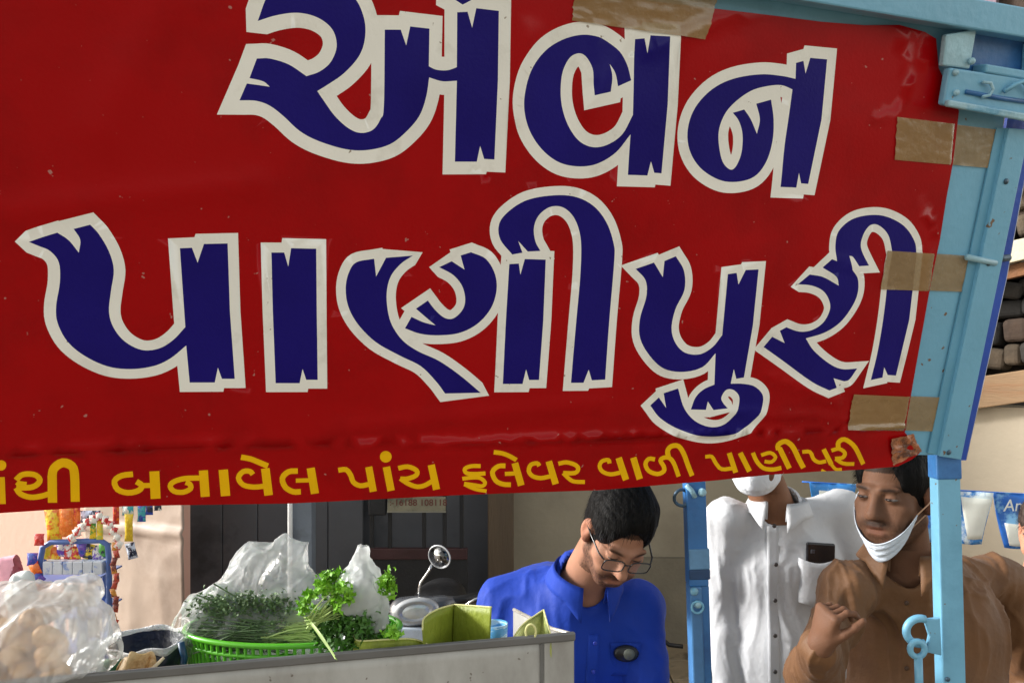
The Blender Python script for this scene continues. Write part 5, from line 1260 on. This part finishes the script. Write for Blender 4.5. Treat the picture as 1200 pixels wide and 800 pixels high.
lv = leaves(MB(), cs2, 620, .0085, rs, .0065).build('leaves', leaf_b, cor); lv['kind'] = 'stuff'
d = MB(); strands(d, (P(360, 725, 1.43), P(368, 733, 1.43)), (P(400, 712, 1.46), P(388, 704, 1.42)), 34, .0016, .006, rs, .004, .010)
strands(d, (P(364, 728, 1.42), P(368, 730, 1.42)), (P(392, 768, 1.36), P(394, 772, 1.36)), 3, .002, .002, rs, .001, .002)
lv = d.build('stems', stalk_m, cor); lv['kind'] = 'stuff'
bagh = film('bag_film_herbs', (.93, .95, .95), opacity=.52, bump=.8, bscale=22, rough=.3, low=.50)
bagm = film('bag_film', (.93, .95, .95), opacity=.56, low=.75, bump=.8, bscale=20, rough=.3)
bagm2 = film('bag_film_milky', (.93, .96, .96), opacity=.75, bump=.8, bscale=22, rough=.25)
q = P
bag('clear_bag', 'big clear plastic bag knotted open over the basket of greens', [
    ('e', q(300, 728, 1.58), (.135, .075, .062), None, .03), ('e', q(245, 735, 1.57), (.060, .065, .05), None, .04), ('e', q(375, 730, 1.57), (.07, .06, .05), None, .04),
    ('c', q(255, 725, 1.58), q(300, 668, 1.60), .040, .036, .05), ('c', q(300, 668, 1.60), q(338, 640, 1.60), .036, .020, .04), ('c', q(330, 636, 1.6), q(334, 630, 1.6), .016, .010, .01),
    ('c', q(350, 690, 1.6), q(350, 655, 1.6), .022, .020, .03), ('c', q(340, 700, 1.58), q(385, 690, 1.58), .03, .022, .04), ('c', q(215, 752, 1.54), q(240, 745, 1.56), .008, .03, .03),
    ('e', q(324, 660, 1.60), (.006, .06, .014), Matrix.Rotation(.6, 3, 'Y'), .012, 'sub')], .0075, bagh, (q(190, 800, 1.5)-Vector((0, .06, 0)), q(440, 600, 1.62)+Vector((.05, .12, 0))), 3.3, .0046, ax=(.6, 0, .8), freq=19)
bag('small_bag', 'small milky plastic bag gathered to a tip over the coriander', [
    ('e', q(424, 692, 1.46), (.038, .044, .046), None, .02), ('c', q(424, 672, 1.46), q(423, 652, 1.46), .026, .012, .02), ('c', q(423, 652, 1.46), q(426, 643, 1.46), .009, .012, .01),
    ('c', q(405, 684, 1.46), q(412, 700, 1.45), .016, .020, .02), ('c', q(436, 700, 1.46), q(442, 726, 1.47), .024, .016, .02)], .0050, bagm2, (q(380, 775, 1.40)-Vector((0, .05, 0)), q(470, 625, 1.54)+Vector((.02, .08, 0))), 6.1, .0036, freq=26)
# big bag of puris at the far left
pm = mat('puri_gold', lin((206, 158, 96)), .45, var=.3, scale=30, bump=.5, bscale=70, color2=lin((150, 96, 48)), c2lo=.5, c2hi=.66, c2scale=25)
proto = None
for i in range(54):
    x = rs.uniform(-60, 72); y = rs.uniform(722, 795); Y = rs.uniform(1.31, 1.40)
    if x > 50 and y < 745: y += 30
    if proto is None:
        V = MB().lathe([(.0001, -.017)]+[(.022*cos(a), .017*sin(a)) for a in np.linspace(-1.3, 1.3, 9)]+[(.0001, .017)], (0, 0, 0), 16)
        vv = np.array([tuple(p) for p in V.v]); vv += .0018*vnoise(vv*160)[:, None]*vv/.02
        proto = mesh('puri', vv, V.f, pm, None, True); o = proto
    else: o = proto.copy(); COL.objects.link(o)
    o.location = q(x, y, Y); o.rotation_euler = (rs.uniform(0, 3), rs.uniform(0, 3), rs.uniform(0, 3)); s = rs.uniform(.85, 1.15); o.scale = (s, s, s)
    tag(o, 'round golden fried puri shell inside the large tied bag at the left', 'puri', 'puri shells in the left bag')
bag('puri_bag', 'large crumpled translucent bag of fried puri shells at the far left', [
    ('e', q(25, 765, 1.34), (.150, .085, .085), None, .03), ('e', q(70, 728, 1.34), (.058, .060, .050), None, .05), ('c', q(75, 728, 1.34), q(88, 698, 1.34), .042, .020, .03),
    ('c', q(88, 690, 1.34), q(104, 690, 1.34), .018, .014, .02), ('c', q(10, 705, 1.34), q(24, 688, 1.34), .03, .014, .03), ('c', q(60, 700, 1.34), q(70, 690, 1.34), .02, .012, .02), ('c', q(95, 760, 1.33), q(118, 772, 1.33), .03, .016, .03),
    ('c', q(-60, 758, 1.34), q(20, 735, 1.34), .055, .045, .04)], .0085, bagm, (q(-130, 850, 1.3)-Vector((.02, .09, 0)), q(140, 650, 1.4)+Vector((.02, .10, 0))), 9.4, .0048, ax=(.4, 0, .9), freq=15)
# fluted inner film shreds hanging at the right of the bag
def flap(u_, w): 
    x = 92+u_*40-14*w; y = 742+w*46+8*math.sin(u_*3); return q(x, y, 1.35)+Vector((0, .012*math.sin(u_*16+w*3)+.006*math.sin(w*17), 0))
tag(grid('bag_flap', flap, 34, 24, bagm2, thick=.0008), 'loose crinkled flap of plastic bag beside the dark bowl', 'plastic')
# dark bowl with a cloth over its rim
bowl = thing('dark_bowl', 'dark navy bowl with a white cloth edge behind the fried scrap', 'bowl', (P(172, 800, 1.5).x, 1.5, ZT))
bx = P(172, 800, 1.5).x; zb = P(172, 752, 1.5).z
navy = mat('bowl_navy', lin((26, 28, 44)), .35, var=.3, scale=20, bump=.3, bscale=60)
MB().lathe([(.030, ZT+.002), (.046, ZT+.01), (.058, zb-.04), (.068, zb), (.064, zb), (.054, zb-.04), (.0001, zb-.06)], (bx, 1.5, 0), 36).build('shell', navy, bowl, True)
clw = mat('cloth_white', lin((222, 220, 218)), .9, var=.08, scale=30, bump=.5, bscale=200)
grid('cloth_edge', lambda u_, w: Vector((bx+(.071+.002*sin(u_*60)-.004*w)*cos(u_*2*pi), 1.5+(.071+.002*sin(u_*60)-.004*w)*sin(u_*2*pi), zb+.006*sin(w*pi)+.004-w*.008*(1+.6*sin(u_*37))-.002*sin(u_*43))), 90, 6, clw, bowl, thick=.003, closeu=True)
hk = MB().tube([P(212, 752, 1.46), P(216, 770, 1.46), P(213, 790, 1.46)], .006, 10).build('teal_clip', mat('clip_teal', lin((20, 62, 92)), .4), None, True); tag(hk, 'dark teal clip between the dark bowl and the green basket', 'clip')
gcl = MB().lathe([(.0001, 0), (.020, .0), (.022, .03), (.0001, .034)], (P(128, 790, 1.42).x, 1.42, P(128, 796, 1.42).z), 18).build('lid_disc', mat('lid_green', lin((18, 92, 56)), .4), None, True); tag(gcl, 'dark green jar cap at the foot of the plastic flap', 'lid')
# folded fried wrapper scrap in front of the bowl
wrm = mat('wrapper_tan', lin((222, 190, 140)), .45, var=.25, scale=30, bump=.5, bscale=90, color2=lin((176, 122, 60)), c2lo=.48, c2hi=.6, c2scale=20)
def wr_(u_, w):
    x = 134+58*u_; top = 790-28*math.sin(pi*min(1, u_*1.05))**.7; y = top+(798-top)*w
    return q(x, y, 1.40)+Vector((0, .012*math.sin(u_*11+w*4)-.012*w, .004*math.sin(u_*19)))
wp = thing('paper_wrapper', 'crumpled tan paper wrapper with a rolled edge in front of the dark bowl', 'wrapper', tuple(q(160, 795, 1.4)))
grid('sheet', wr_, 30, 14, wrm, wp, thick=.0012)
MB().tube([q(150, 785, 1.385), q(172, 789, 1.383), q(184, 778, 1.39), q(192, 770, 1.40)], [.003, .0035, .003, .0025], 8).build('rolled_edge', mat('paper_pale', lin((236, 214, 178)), .6), wp, True)
MB().tube([q(141, 793, 1.385), q(158, 788, 1.38), q(174, 792, 1.38)], [.003, .004, .003], 8).build('rolled_edge', mat('paper_gold', lin((200, 140, 60)), .5), wp, True)
# olive leaf-green paper pieces
ol = mat('olive_paper', lin((128, 140, 40)), .55, var=.14, scale=14, bump=.3, bscale=60, stretch=(3, 1, 1), color2=lin((104, 116, 30)), c2lo=.5, c2hi=.7)
ole = mat('olive_edge', lin((206, 204, 140)), .6, var=.1)
def sheetpart(name, pts_top, pts_bot, parent, mt, edge=None, n=24, th=.0015, wave=.0):
    T_ = [Vector(p) for p in pts_top]; B2 = [Vector(p) for p in pts_bot]
    def ev(A_, u_):
        k = u_*(len(A_)-1); i = min(int(k), len(A_)-2); f = k-i; e = [2*A_[0]-A_[1]]+A_+[2*A_[-1]-A_[-2]]
        p0, p1, p2, p3 = e[i:i+4]; return .5*((2*p1)+(p2-p0)*f+(2*p0-5*p1+4*p2-p3)*f*f+(3*p1-p0-3*p2+p3)*f**3)
    grid(name, lambda u_, w: ev(T_, u_).lerp(ev(B2, u_), w)+Vector((0, wave*math.sin(w*pi), 0)), n, 10, mt, parent, thick=th)
    if edge: MB().tube([ev(T_, i/(n-1)) for i in range(n)], .0016, 6).build('cut_edge', edge, parent, True)
lf = thing('leaf_plate', 'olive green folded leaf plate standing open with a rounded left wing', 'leaf plate', tuple(q(530, 750, 1.52)))
sheetpart('wing', [q(495, 738, 1.44), q(497, 724, 1.46), q(512, 714, 1.50), q(532, 708, 1.56)], [q(499, 800, 1.44), q(503, 800, 1.46), q(512, 800, 1.50), q(528, 800, 1.56)], lf, ol, ole)
sheetpart('wing', [q(532, 708, 1.56), q(550, 709, 1.54), q(576, 711, 1.50)], [q(528, 800, 1.56), q(548, 800, 1.54), q(572, 800, 1.50)], lf, ol, ole)
lf = thing('leaf_trough', 'olive green leaf curled into a low trough left of the open plate', 'leaf plate', tuple(q(455, 765, 1.505)))
sheetpart('near_side', [q(414, 742, 1.455), q(420, 750, 1.435), q(450, 749, 1.435), q(480, 748, 1.445), q(496, 752, 1.455), q(512, 762, 1.465)], [q(416, 800, 1.455), q(430, 800, 1.445), q(450, 800, 1.445), q(480, 800, 1.445), q(496, 800, 1.455), q(512, 800, 1.465)], lf, ol, ole, wave=-.008)
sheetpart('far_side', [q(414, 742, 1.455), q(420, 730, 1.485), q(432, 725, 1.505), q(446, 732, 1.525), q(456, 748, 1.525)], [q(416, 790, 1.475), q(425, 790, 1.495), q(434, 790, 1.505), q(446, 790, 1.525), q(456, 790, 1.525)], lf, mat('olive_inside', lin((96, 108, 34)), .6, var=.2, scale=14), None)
lf = thing('leaf_scrap', 'crumpled olive leaf scrap with a curled hole on the counter corner', 'leaf scrap', tuple(q(622, 745, 1.5)))
olp = mat('olive_pale', lin((158, 164, 92)), .6, var=.22, scale=40, bump=.4, bscale=80, color2=lin((108, 118, 52)), c2lo=.5, c2hi=.62)
sheetpart('fold', [q(598, 752, 1.50), q(612, 732, 1.50), q(628, 720, 1.52), q(637, 714, 1.53)], [q(602, 775, 1.49), q(614, 775, 1.50), q(628, 775, 1.50), q(640, 775, 1.53)], lf, olp, ole, wave=-.012)
sheetpart('fold', [q(637, 714, 1.53), q(641, 728, 1.50), q(646, 745, 1.49)], [q(630, 775, 1.50), q(636, 775, 1.50), q(646, 775, 1.49)], lf, olp, ole, wave=-.006)
MB().tube([q(622+6*cos(a), 740+9*sin(a), 1.475) for a in np.linspace(0, 2*pi, 16, endpoint=False)], .0022, 6, close=True).build('curl', ole, lf, True)
cup = thing('blue_cup', 'light blue cup peeking out beside the olive plate', 'cup', tuple(q(580, 760, 1.62)))
MB().lathe([(.018, -.06), (.022, .0), (.0245, .035), (.022, .035), (.019, 0), (.0001, -.05)], q(581, 750, 1.62), 24).build('shell', mat('cup_blue', lin((90, 168, 225)), .35, color2=lin((190, 222, 240)), c2lo=.5, c2hi=.53, stretch=(1, 1, 5), c2scale=18), cup, True)
# ------------------------------------------------------------------ snack rack on the left
RY = 3.6
rk = thing('snack_rack', 'blue tube frame snack rack standing against the pink wall', 'rack', tuple(Vector((P(88, 600, RY).x, RY, 0))))
rb = mat('rack_blue', lin((78, 108, 172)), .4, var=.15, scale=10, coat=.2)
MB().tube([Vector((P(47, 600, RY).x, RY, 0)), q(47, 660, RY), q(50, 641, RY), q(60, 635, RY), q(90, 634, RY), q(118, 633, RY), q(126, 638, RY), q(127.5, 652, RY), Vector((P(131, 600, RY).x, RY, 0))], .0125, 12).build('frame', rb, rk, True)
MB().tube([Vector((P(50, 600, RY+.3).x, RY+.3, 0)), q(52, 650, RY+.3), q(60, 644, RY+.3), q(115, 642, RY+.3), q(122, 650, RY+.3), Vector((P(124, 600, RY+.3).x, RY+.3, 0))], .010, 12).build('frame', rb, rk, True)
wire = mat('wire_grey', lin((150, 152, 160)), .4, metal=.5)
for yy in (672, 712, 752, 800):
    MB().box(q(88, yy, RY+.15), (80/F*RY, .28, .008)).build('shelf', rb, rk, bevel=.002)
def pkt(px, py, w, h, c1, c2, label, Y=RY, grp=None, tilt=0, name='snack_packet', cat='snack packet'):
    k = (tuple(c1), tuple(c2))
    if k not in PM: PM[k] = mat('foil_%d' % len(PM), lin(c1), .25, var=.15, scale=40, bump=.5, bscale=60, coat=.6, color2=lin(c2), c2lo=.5, c2hi=.54, c2scale=34)
    W, Hh = w/F*Y/2, h/F*Y/2; c = q(px, py, Y); ct, st = cos(tilt), sin(tilt); v = []; f = []
    for sd in (-1, 1):
        for j in range(9):
            for i in range(7):
                x = (i/6-.5)*2; z = (j/8-.5)*2; b = max(0, (1-abs(x)**3))*max(0, (1-z*z))**.7
                xx = W*x*(1-.10*(1-z*z)); y = sd*(b*min(W, Hh)*.45+.0008)+.0012*sin(x*9+z*5)
                v.append(c+Vector((xx*ct-Hh*z*st, y, xx*st+Hh*z*ct)))
    for sd in (0, 1):
        for j in range(8):
            for i in range(6):
                a = sd*63+j*7+i; qd = (a, a+1, a+8, a+7); f.append(qd if sd == 0 else qd[::-1])
    o = mesh(name, v, f, PM[k], None, True); return tag(o, label, cat, grp)
PM = {}
ORD = [w+' from the left' for w in 'first second third fourth fifth sixth seventh eighth ninth tenth eleventh twelfth thirteenth'.split()]
OR, YE, RE, WH, BLU, TE, PU, GR, PK, DK = (240, 120, 30), (240, 205, 40), (205, 45, 40), (240, 236, 225), (40, 70, 170), (60, 170, 175), (110, 70, 180), (80, 170, 60), (245, 130, 150), (30, 36, 60)
pkt(62, 613, 18, 40, YE, OR, 'yellow and orange long packet, leftmost under the banner', RY, None, .12)
pkt(78, 608, 20, 42, OR, (250, 150, 60), 'glossy plain orange packet hanging behind the rack top', RY)
pkt(90, 602, 9, 30, OR, RE, 'narrow orange and red packet hanging over the rack', RY)
pkt(106, 605, 24, 14, (190, 200, 225), DK, 'pale blue printed card above the garland peak', RY+.03)
for i, (x, y) in enumerate(((84, 631), (90, 624), (96, 618), (102, 612), (109, 608), (116, 605), (123, 609), (129, 615), (133, 622), (137, 630), (139, 638))):
    pkt(x, y, 9, 10, WH, RE, 'white and red sachet, %s in the arched garland over the rack' % ORD[i], RY-.03, 'sachets of the arched garland', .5-.1*i)
pkt(109, 620, 8, 22, YE, GR, 'yellow packet with green print, left one under the garland peak', RY-.01)
pkt(117, 621, 8, 22, YE, (200, 210, 90), 'lime yellow packet, right one under the garland peak', RY-.01)
pkt(136, 600, 8, 28, RE, OR, 'red and orange strip hanging left of the yellow and teal ones', 3.7)
pkt(150, 597, 14, 14, TE, WH, 'teal packet tucked under the banner hem', 3.7)
pkt(151, 618, 10, 32, YE, (225, 190, 30), 'tall yellow packet against the tan sheet', 3.68)
pkt(154, 645, 12, 19, DK, (210, 220, 235), 'dark blue packet dangling lowest against the tan sheet', 3.68, None, .25)
pkt(166, 600, 10, 22, TE, BLU, 'teal and blue packet hanging over the tan sheet', 3.7)
pkt(175, 595, 9, 16, BLU, DK, 'blue packet nearest the hem above the tan sheet', 3.7)
pkt(185, 592, 9, 12, DK, WH, 'rightmost small dark packet under the hem', 3.7)
for i in range(13):
    pkt(134.5+2*math.sin(i*1.9), 640+i*9, 7, 10, (196, 70, 45) if i % 3 else (225, 150, 60), (120, 50, 40), 'small red-brown sachet, %s from the top of the strip down the right rack post' % ORD[i].replace(' from the left', ''), RY-.02, 'sachets down the right rack post', .3*math.sin(i*2.3))
rowc = [(YE, OR), (OR, YE), (PU, WH), (RE, WH), (YE, RE), (PU, BLU), (DK, YE), (WH, PU), (GR, DK)]
nm = {YE: 'yellow', OR: 'orange', PU: 'purple', RE: 'red', DK: 'navy', WH: 'white', GR: 'green'}
for i, (a_, b_) in enumerate(rowc):
    pkt(56+i*8.2, 646+3.5*math.sin(i*2.1), 14, 18, a_, b_, '%s packet %s in the bright row under the rack top tube' % (nm[a_], ['at the left end', 'second from the left', 'third from the left', 'fourth from the left', 'in the middle', 'just right of the middle', 'third from the right', 'second from the right', 'at the right end'][i]), RY+.035, None, .3*math.sin(i*3))
for i in range(4): pkt(38+i*3.2, 655+i*11, 13, 15, PU if i % 2 == 0 else OR, BLU if i % 2 == 0 else RE, ['purple packet pinned left of the rack post, uppermost', 'orange packet pinned left of the rack post under the purple one', 'second purple packet down the left rack post', 'lowest orange packet by the left rack post'][i], RY-.02, None, .4*i)
pkt(46, 632, 12, 14, RE, (220, 90, 90), 'dark red cone-shaped packet at the left end of the rack top', RY-.02)
# clear boxes on the shelf
bxm = mat('carton_pale', lin((214, 222, 230)), .4, var=.1, scale=20, coat=.4, color2=lin((140, 165, 215)), c2lo=.54, c2hi=.6, c2scale=22)
for i in range(6):
    o = MB().box(q(60+i*11.6, 663.5, RY+.01), (11/F*RY, .06, 15/F*RY)).build('small_carton', bxm, None, bevel=.003)
    tag(o, 'pale %s carton %s on the upper shelf of the rack' % ('small', ['leftmost', 'second', 'third', 'fourth', 'fifth', 'rightmost'][i]), 'carton')
for i, (x, y, w, h, c1, c2, l) in enumerate(((84, 697, 20, 26, (180, 160, 140), (120, 100, 90), 'beige jar-like pack on the middle shelf'), (106, 700, 16, 22, (150, 130, 120), DK, 'grey-brown pack right of the beige one on the middle shelf'), (117, 698, 12, 24, BLU, (70, 110, 210), 'blue pack at the right end of the middle shelf'),
        (118, 716, 10, 16, BLU, PU, 'second blue pack lower at the right end of the rack'), (108, 735, 20, 24, (200, 175, 150), (90, 50, 50), 'tan and maroon pack on the low shelf'), (88, 735, 16, 24, (170, 150, 140), (230, 220, 210), 'pale pack beside the tan and maroon one'), (70, 735, 14, 22, WH, BLU, 'white and blue pack on the low shelf'))):
    pkt(x, y, w, h, c1, c2, l, RY+.06)
# pink and white bags on the left behind the puri bag
tag(bag('pink_bag', '', [('e', q(4, 680, 3.2), (.075, .07, .09), None, .02), ('c', q(2, 665, 3.2), q(18, 655, 3.2), .04, .02, .03)], .006, mat('film_pink', lin((246, 176, 190)), .35, var=.15, scale=12, coat=.3, color2=lin((232, 120, 150)), c2lo=.55, c2hi=.62), (q(-40, 730, 3.1)-Vector((0, .1, 0)), q(40, 640, 3.3)+Vector((0, .1, 0))), 2, .008), 'soft pink bag at the far left in front of the pink wall', 'bag')
tag(bag('white_sack', '', [('e', q(24, 698, 3.0), (.050, .05, .07), None, .02), ('c', q(24, 680, 3.0), q(28, 676, 3.0), .03, .02, .03)], .006, mat('sack_white', lin((226, 230, 226)), .6, var=.08, scale=12), (q(-20, 740, 2.95)-Vector((0, .1, 0)), q(60, 655, 3.1)+Vector((0, .1, 0))), 5, .008), 'squarish white sack left of the rack', 'sack')
tb = thing('display_table', 'low stand carrying the pink and white bags by the pink wall', 'table', (P(10, 600, 3.1).x, 3.1, 0))
zt_ = q(10, 712, 3.1).z
MB().box((P(0, 600, 3.1).x, 3.1, zt_-.012), (.5, .42, .024)).build('top', mat('table_wood', lin((150, 120, 90)), .6, var=.2, stretch=(1, 6, 1)), tb, bevel=.003)
for sx in (-.22, .22):
    for sy in (-.18, .18): MB().box((P(0, 600, 3.1).x+sx, 3.1+sy, (zt_-.024)/2), (.03, .03, zt_-.024)).build('leg', rb, tb, bevel=.002)
# ------------------------------------------------------------------ scooter parked behind the counter
SY = 3.0
sc = thing('scooter', 'parked grey scooter with one round mirror raised behind the counter', 'scooter', (P(500, 600, SY).x, SY, 0))
gp = mat('scooter_grey', lin((72, 74, 78)), .3, var=.12, scale=8, coat=.6); gpl = mat('scooter_silver', lin((170, 172, 174)), .3, var=.12, scale=8, metal=.3, coat=.4)
bkp = mat('scooter_black', lin((22, 22, 24)), .5, var=.2, scale=20, bump=.2); chrome = mat('chrome', (.7, .7, .7), .15, metal=1.0, var=.05)
cx_ = P(492, 600, SY).x; zh = q(492, 718, SY).z
def sdfpart(name, prims, lo, hi, st, m, par, amp=0):
    S = SDF(np.arange(lo[0], hi[0], st), np.arange(lo[1], hi[1], st), np.arange(lo[2], hi[2], st))
    for p in prims: (S.cap if p[0] == 'c' else S.ell)(*p[1:])
    V, Fq = S.mesh(); V = relax(V, Fq, 1, .4); return npmesh(name, V, Fq, m, par)
g0 = Vector((cx_, SY, zh))
sdfpart('handlebar_cowl', [('e', q(490, 720, SY), (.105, .08, .055), None, .02), ('c', q(470, 712, SY), q(520, 708, SY), .035, .028, .04), ('c', q(515, 706, SY), q(556, 702, SY+.05), .022, .016, .02)], (cx_-.2, SY-.14, zh-.12), (cx_+.28, SY+.2, zh+.12), .007, gp, sc)
sdfpart('headlamp_ring', [('e', q(487, 716, SY-.075), (.088, .028, .050), Matrix.Rotation(-.15, 3, 'Y'), .01), ('e', q(487, 717, SY-.11), (.073, .03, .038), Matrix.Rotation(-.15, 3, 'Y'), .004, 'sub')], (cx_-.16, SY-.14, zh-.09), (cx_+.12, SY, zh+.09), .005, gpl, sc)
sdfpart('headlamp_glass', [('e', q(487, 717, SY-.072), (.076, .022, .040), Matrix.Rotation(-.15, 3, 'Y'), .01)], (cx_-.16, SY-.14, zh-.09), (cx_+.12, SY, zh+.09), .005, mat('lamp_glass', lin((196, 200, 196)), .15, var=.1, scale=25, metal=.3, coat=.8, bump=.3, bscale=30), sc)
MB().tube([q(512, 706, SY), q(535, 703, SY+.02), q(566, 698, SY+.05)], [.018, .016, .018], 12).build('hand_grip', bkp, sc, True)
MB().tube([q(540, 712, SY-.04), q(556, 702, SY-.05), q(572, 697, SY-.04)], .005, 8).build('brake_lever', chrome, sc, True)
MB().tube([q(492, 704, SY), q(491, 690, SY), q(493, 682, SY), q(503, 668, SY), q(506, 661, SY)], .0050, 10).build('mirror_stem', chrome, sc, True)
mc = q(515, 652, SY); rot = frame((-.5, -.85, .05), (.25, 0, 1))
MB().lathe([(.0001, .022), (.030, .018), (.045, .004), (.047, -.002), (.042, -.003), (.040, .001)], mc, 28, rot @ Matrix.Rotation(pi/2, 3, 'X') @ Matrix.Diagonal((1.08, .86, 1)).to_3x3()).build('mirror_shell', gp, sc, True)
MB().tube([mc+rot @ Vector((.049*cos(a), -.004*0+.0, .040*sin(a))) for a in np.linspace(0, 2*pi, 26, endpoint=False)], .0030, 6, close=True).build('mirror_rim', gpl, sc, True)
MB().lathe([(.0001, -.001), (.042, -.001), (.042, .001), (.0001, .001)], mc-rot @ Vector((0, -.002, 0))*0, 26, rot @ Matrix.Rotation(pi/2, 3, 'X') @ Matrix.Diagonal((1.1, .88, 1)).to_3x3()).build('mirror_glass', mat('mirror_glass', (.5, .5, .5), .06, metal=1.0, var=.3, scale=60, color2=(.06, .06, .06), c2lo=.45, c2hi=.55, c2scale=30), sc, True)
fw = Vector((cx_-.02, SY-.05, .25))
sdfpart('leg_shield', [('c', g0+Vector((0, 0, -.10)), g0+Vector((-.01, .05, -.42)), .09, .12, .05), ('e', g0+Vector((0, .02, -.16)), (.14, .09, .12), None, .05), ('c', g0+Vector((0, .1, -.5)), g0+Vector((.02, .55, -.55)), .11, .12, .05)], (cx_-.3, SY-.2, .15), (cx_+.3, SY+.8, zh), .012, gp, sc)
sdfpart('front_fender', [('e', fw+Vector((0, 0, .14)), (.06, .20, .10), None, .02), ('e', fw+Vector((0, 0, 0)), (.10, .19, .19), None, .01, 'sub')], (cx_-.2, SY-.4, .15), (cx_+.2, SY+.3, .6), .01, gpl, sc)
sdfpart('tail_body', [('e', g0+Vector((0, .85, -.36)), (.14, .32, .14), None, .05)], (cx_-.3, SY+.3, .2), (cx_+.3, SY+1.4, zh), .014, gp, sc)
sdfpart('seat', [('e', g0+Vector((0, .80, -.20)), (.13, .34, .06), None, .05)], (cx_-.3, SY+.3, .3), (cx_+.3, SY+1.4, zh), .014, bkp, sc)
for dy in (0, 1.05):
    w_ = MB().tube([fw+Vector((0, dy+.19*cos(a), .19*sin(a)-.0)) for a in np.linspace(0, 2*pi, 32, endpoint=False)], .048, 10, close=True).build('wheel', bkp, sc, True)
    MB().lathe([(.0001, -.03), (.10, -.03), (.14, -.02), (.14, .02), (.10, .03), (.0001, .03)], fw+Vector((0, dy, 0)), 24, Matrix.Rotation(pi/2, 3, 'Y')).build('hub', gpl, sc, True)
MB().box(q(500, 748, SY-.12)+Vector((-.02, .03, 0)), (.20, .02, .06)).build('front_panel', mat('panel_pale', lin((190, 200, 210)), .3, coat=.5), sc, bevel=.006)
# pipe and rag by the foot of the beige wall
pp = MB().tube([P(764, 738, 4.6), P(776, 748, 4.6), P(784, 755, 4.55), P(800, 757, 4.55)], .012, 8).build('black_hose', bkp, None, True); tag(pp, 'short black hose lying at the foot of the beige wall', 'hose')
rg = grid('pale_slab', lambda u_, w: P(752+26*u_, 750+(4+5*u_)*w, 4.5)+Vector((0, .1*w, .02*sin(u_*5))), 12, 6, clw, thick=.02); tag(rg, 'small pale slab leaning by the black hose', 'slab')
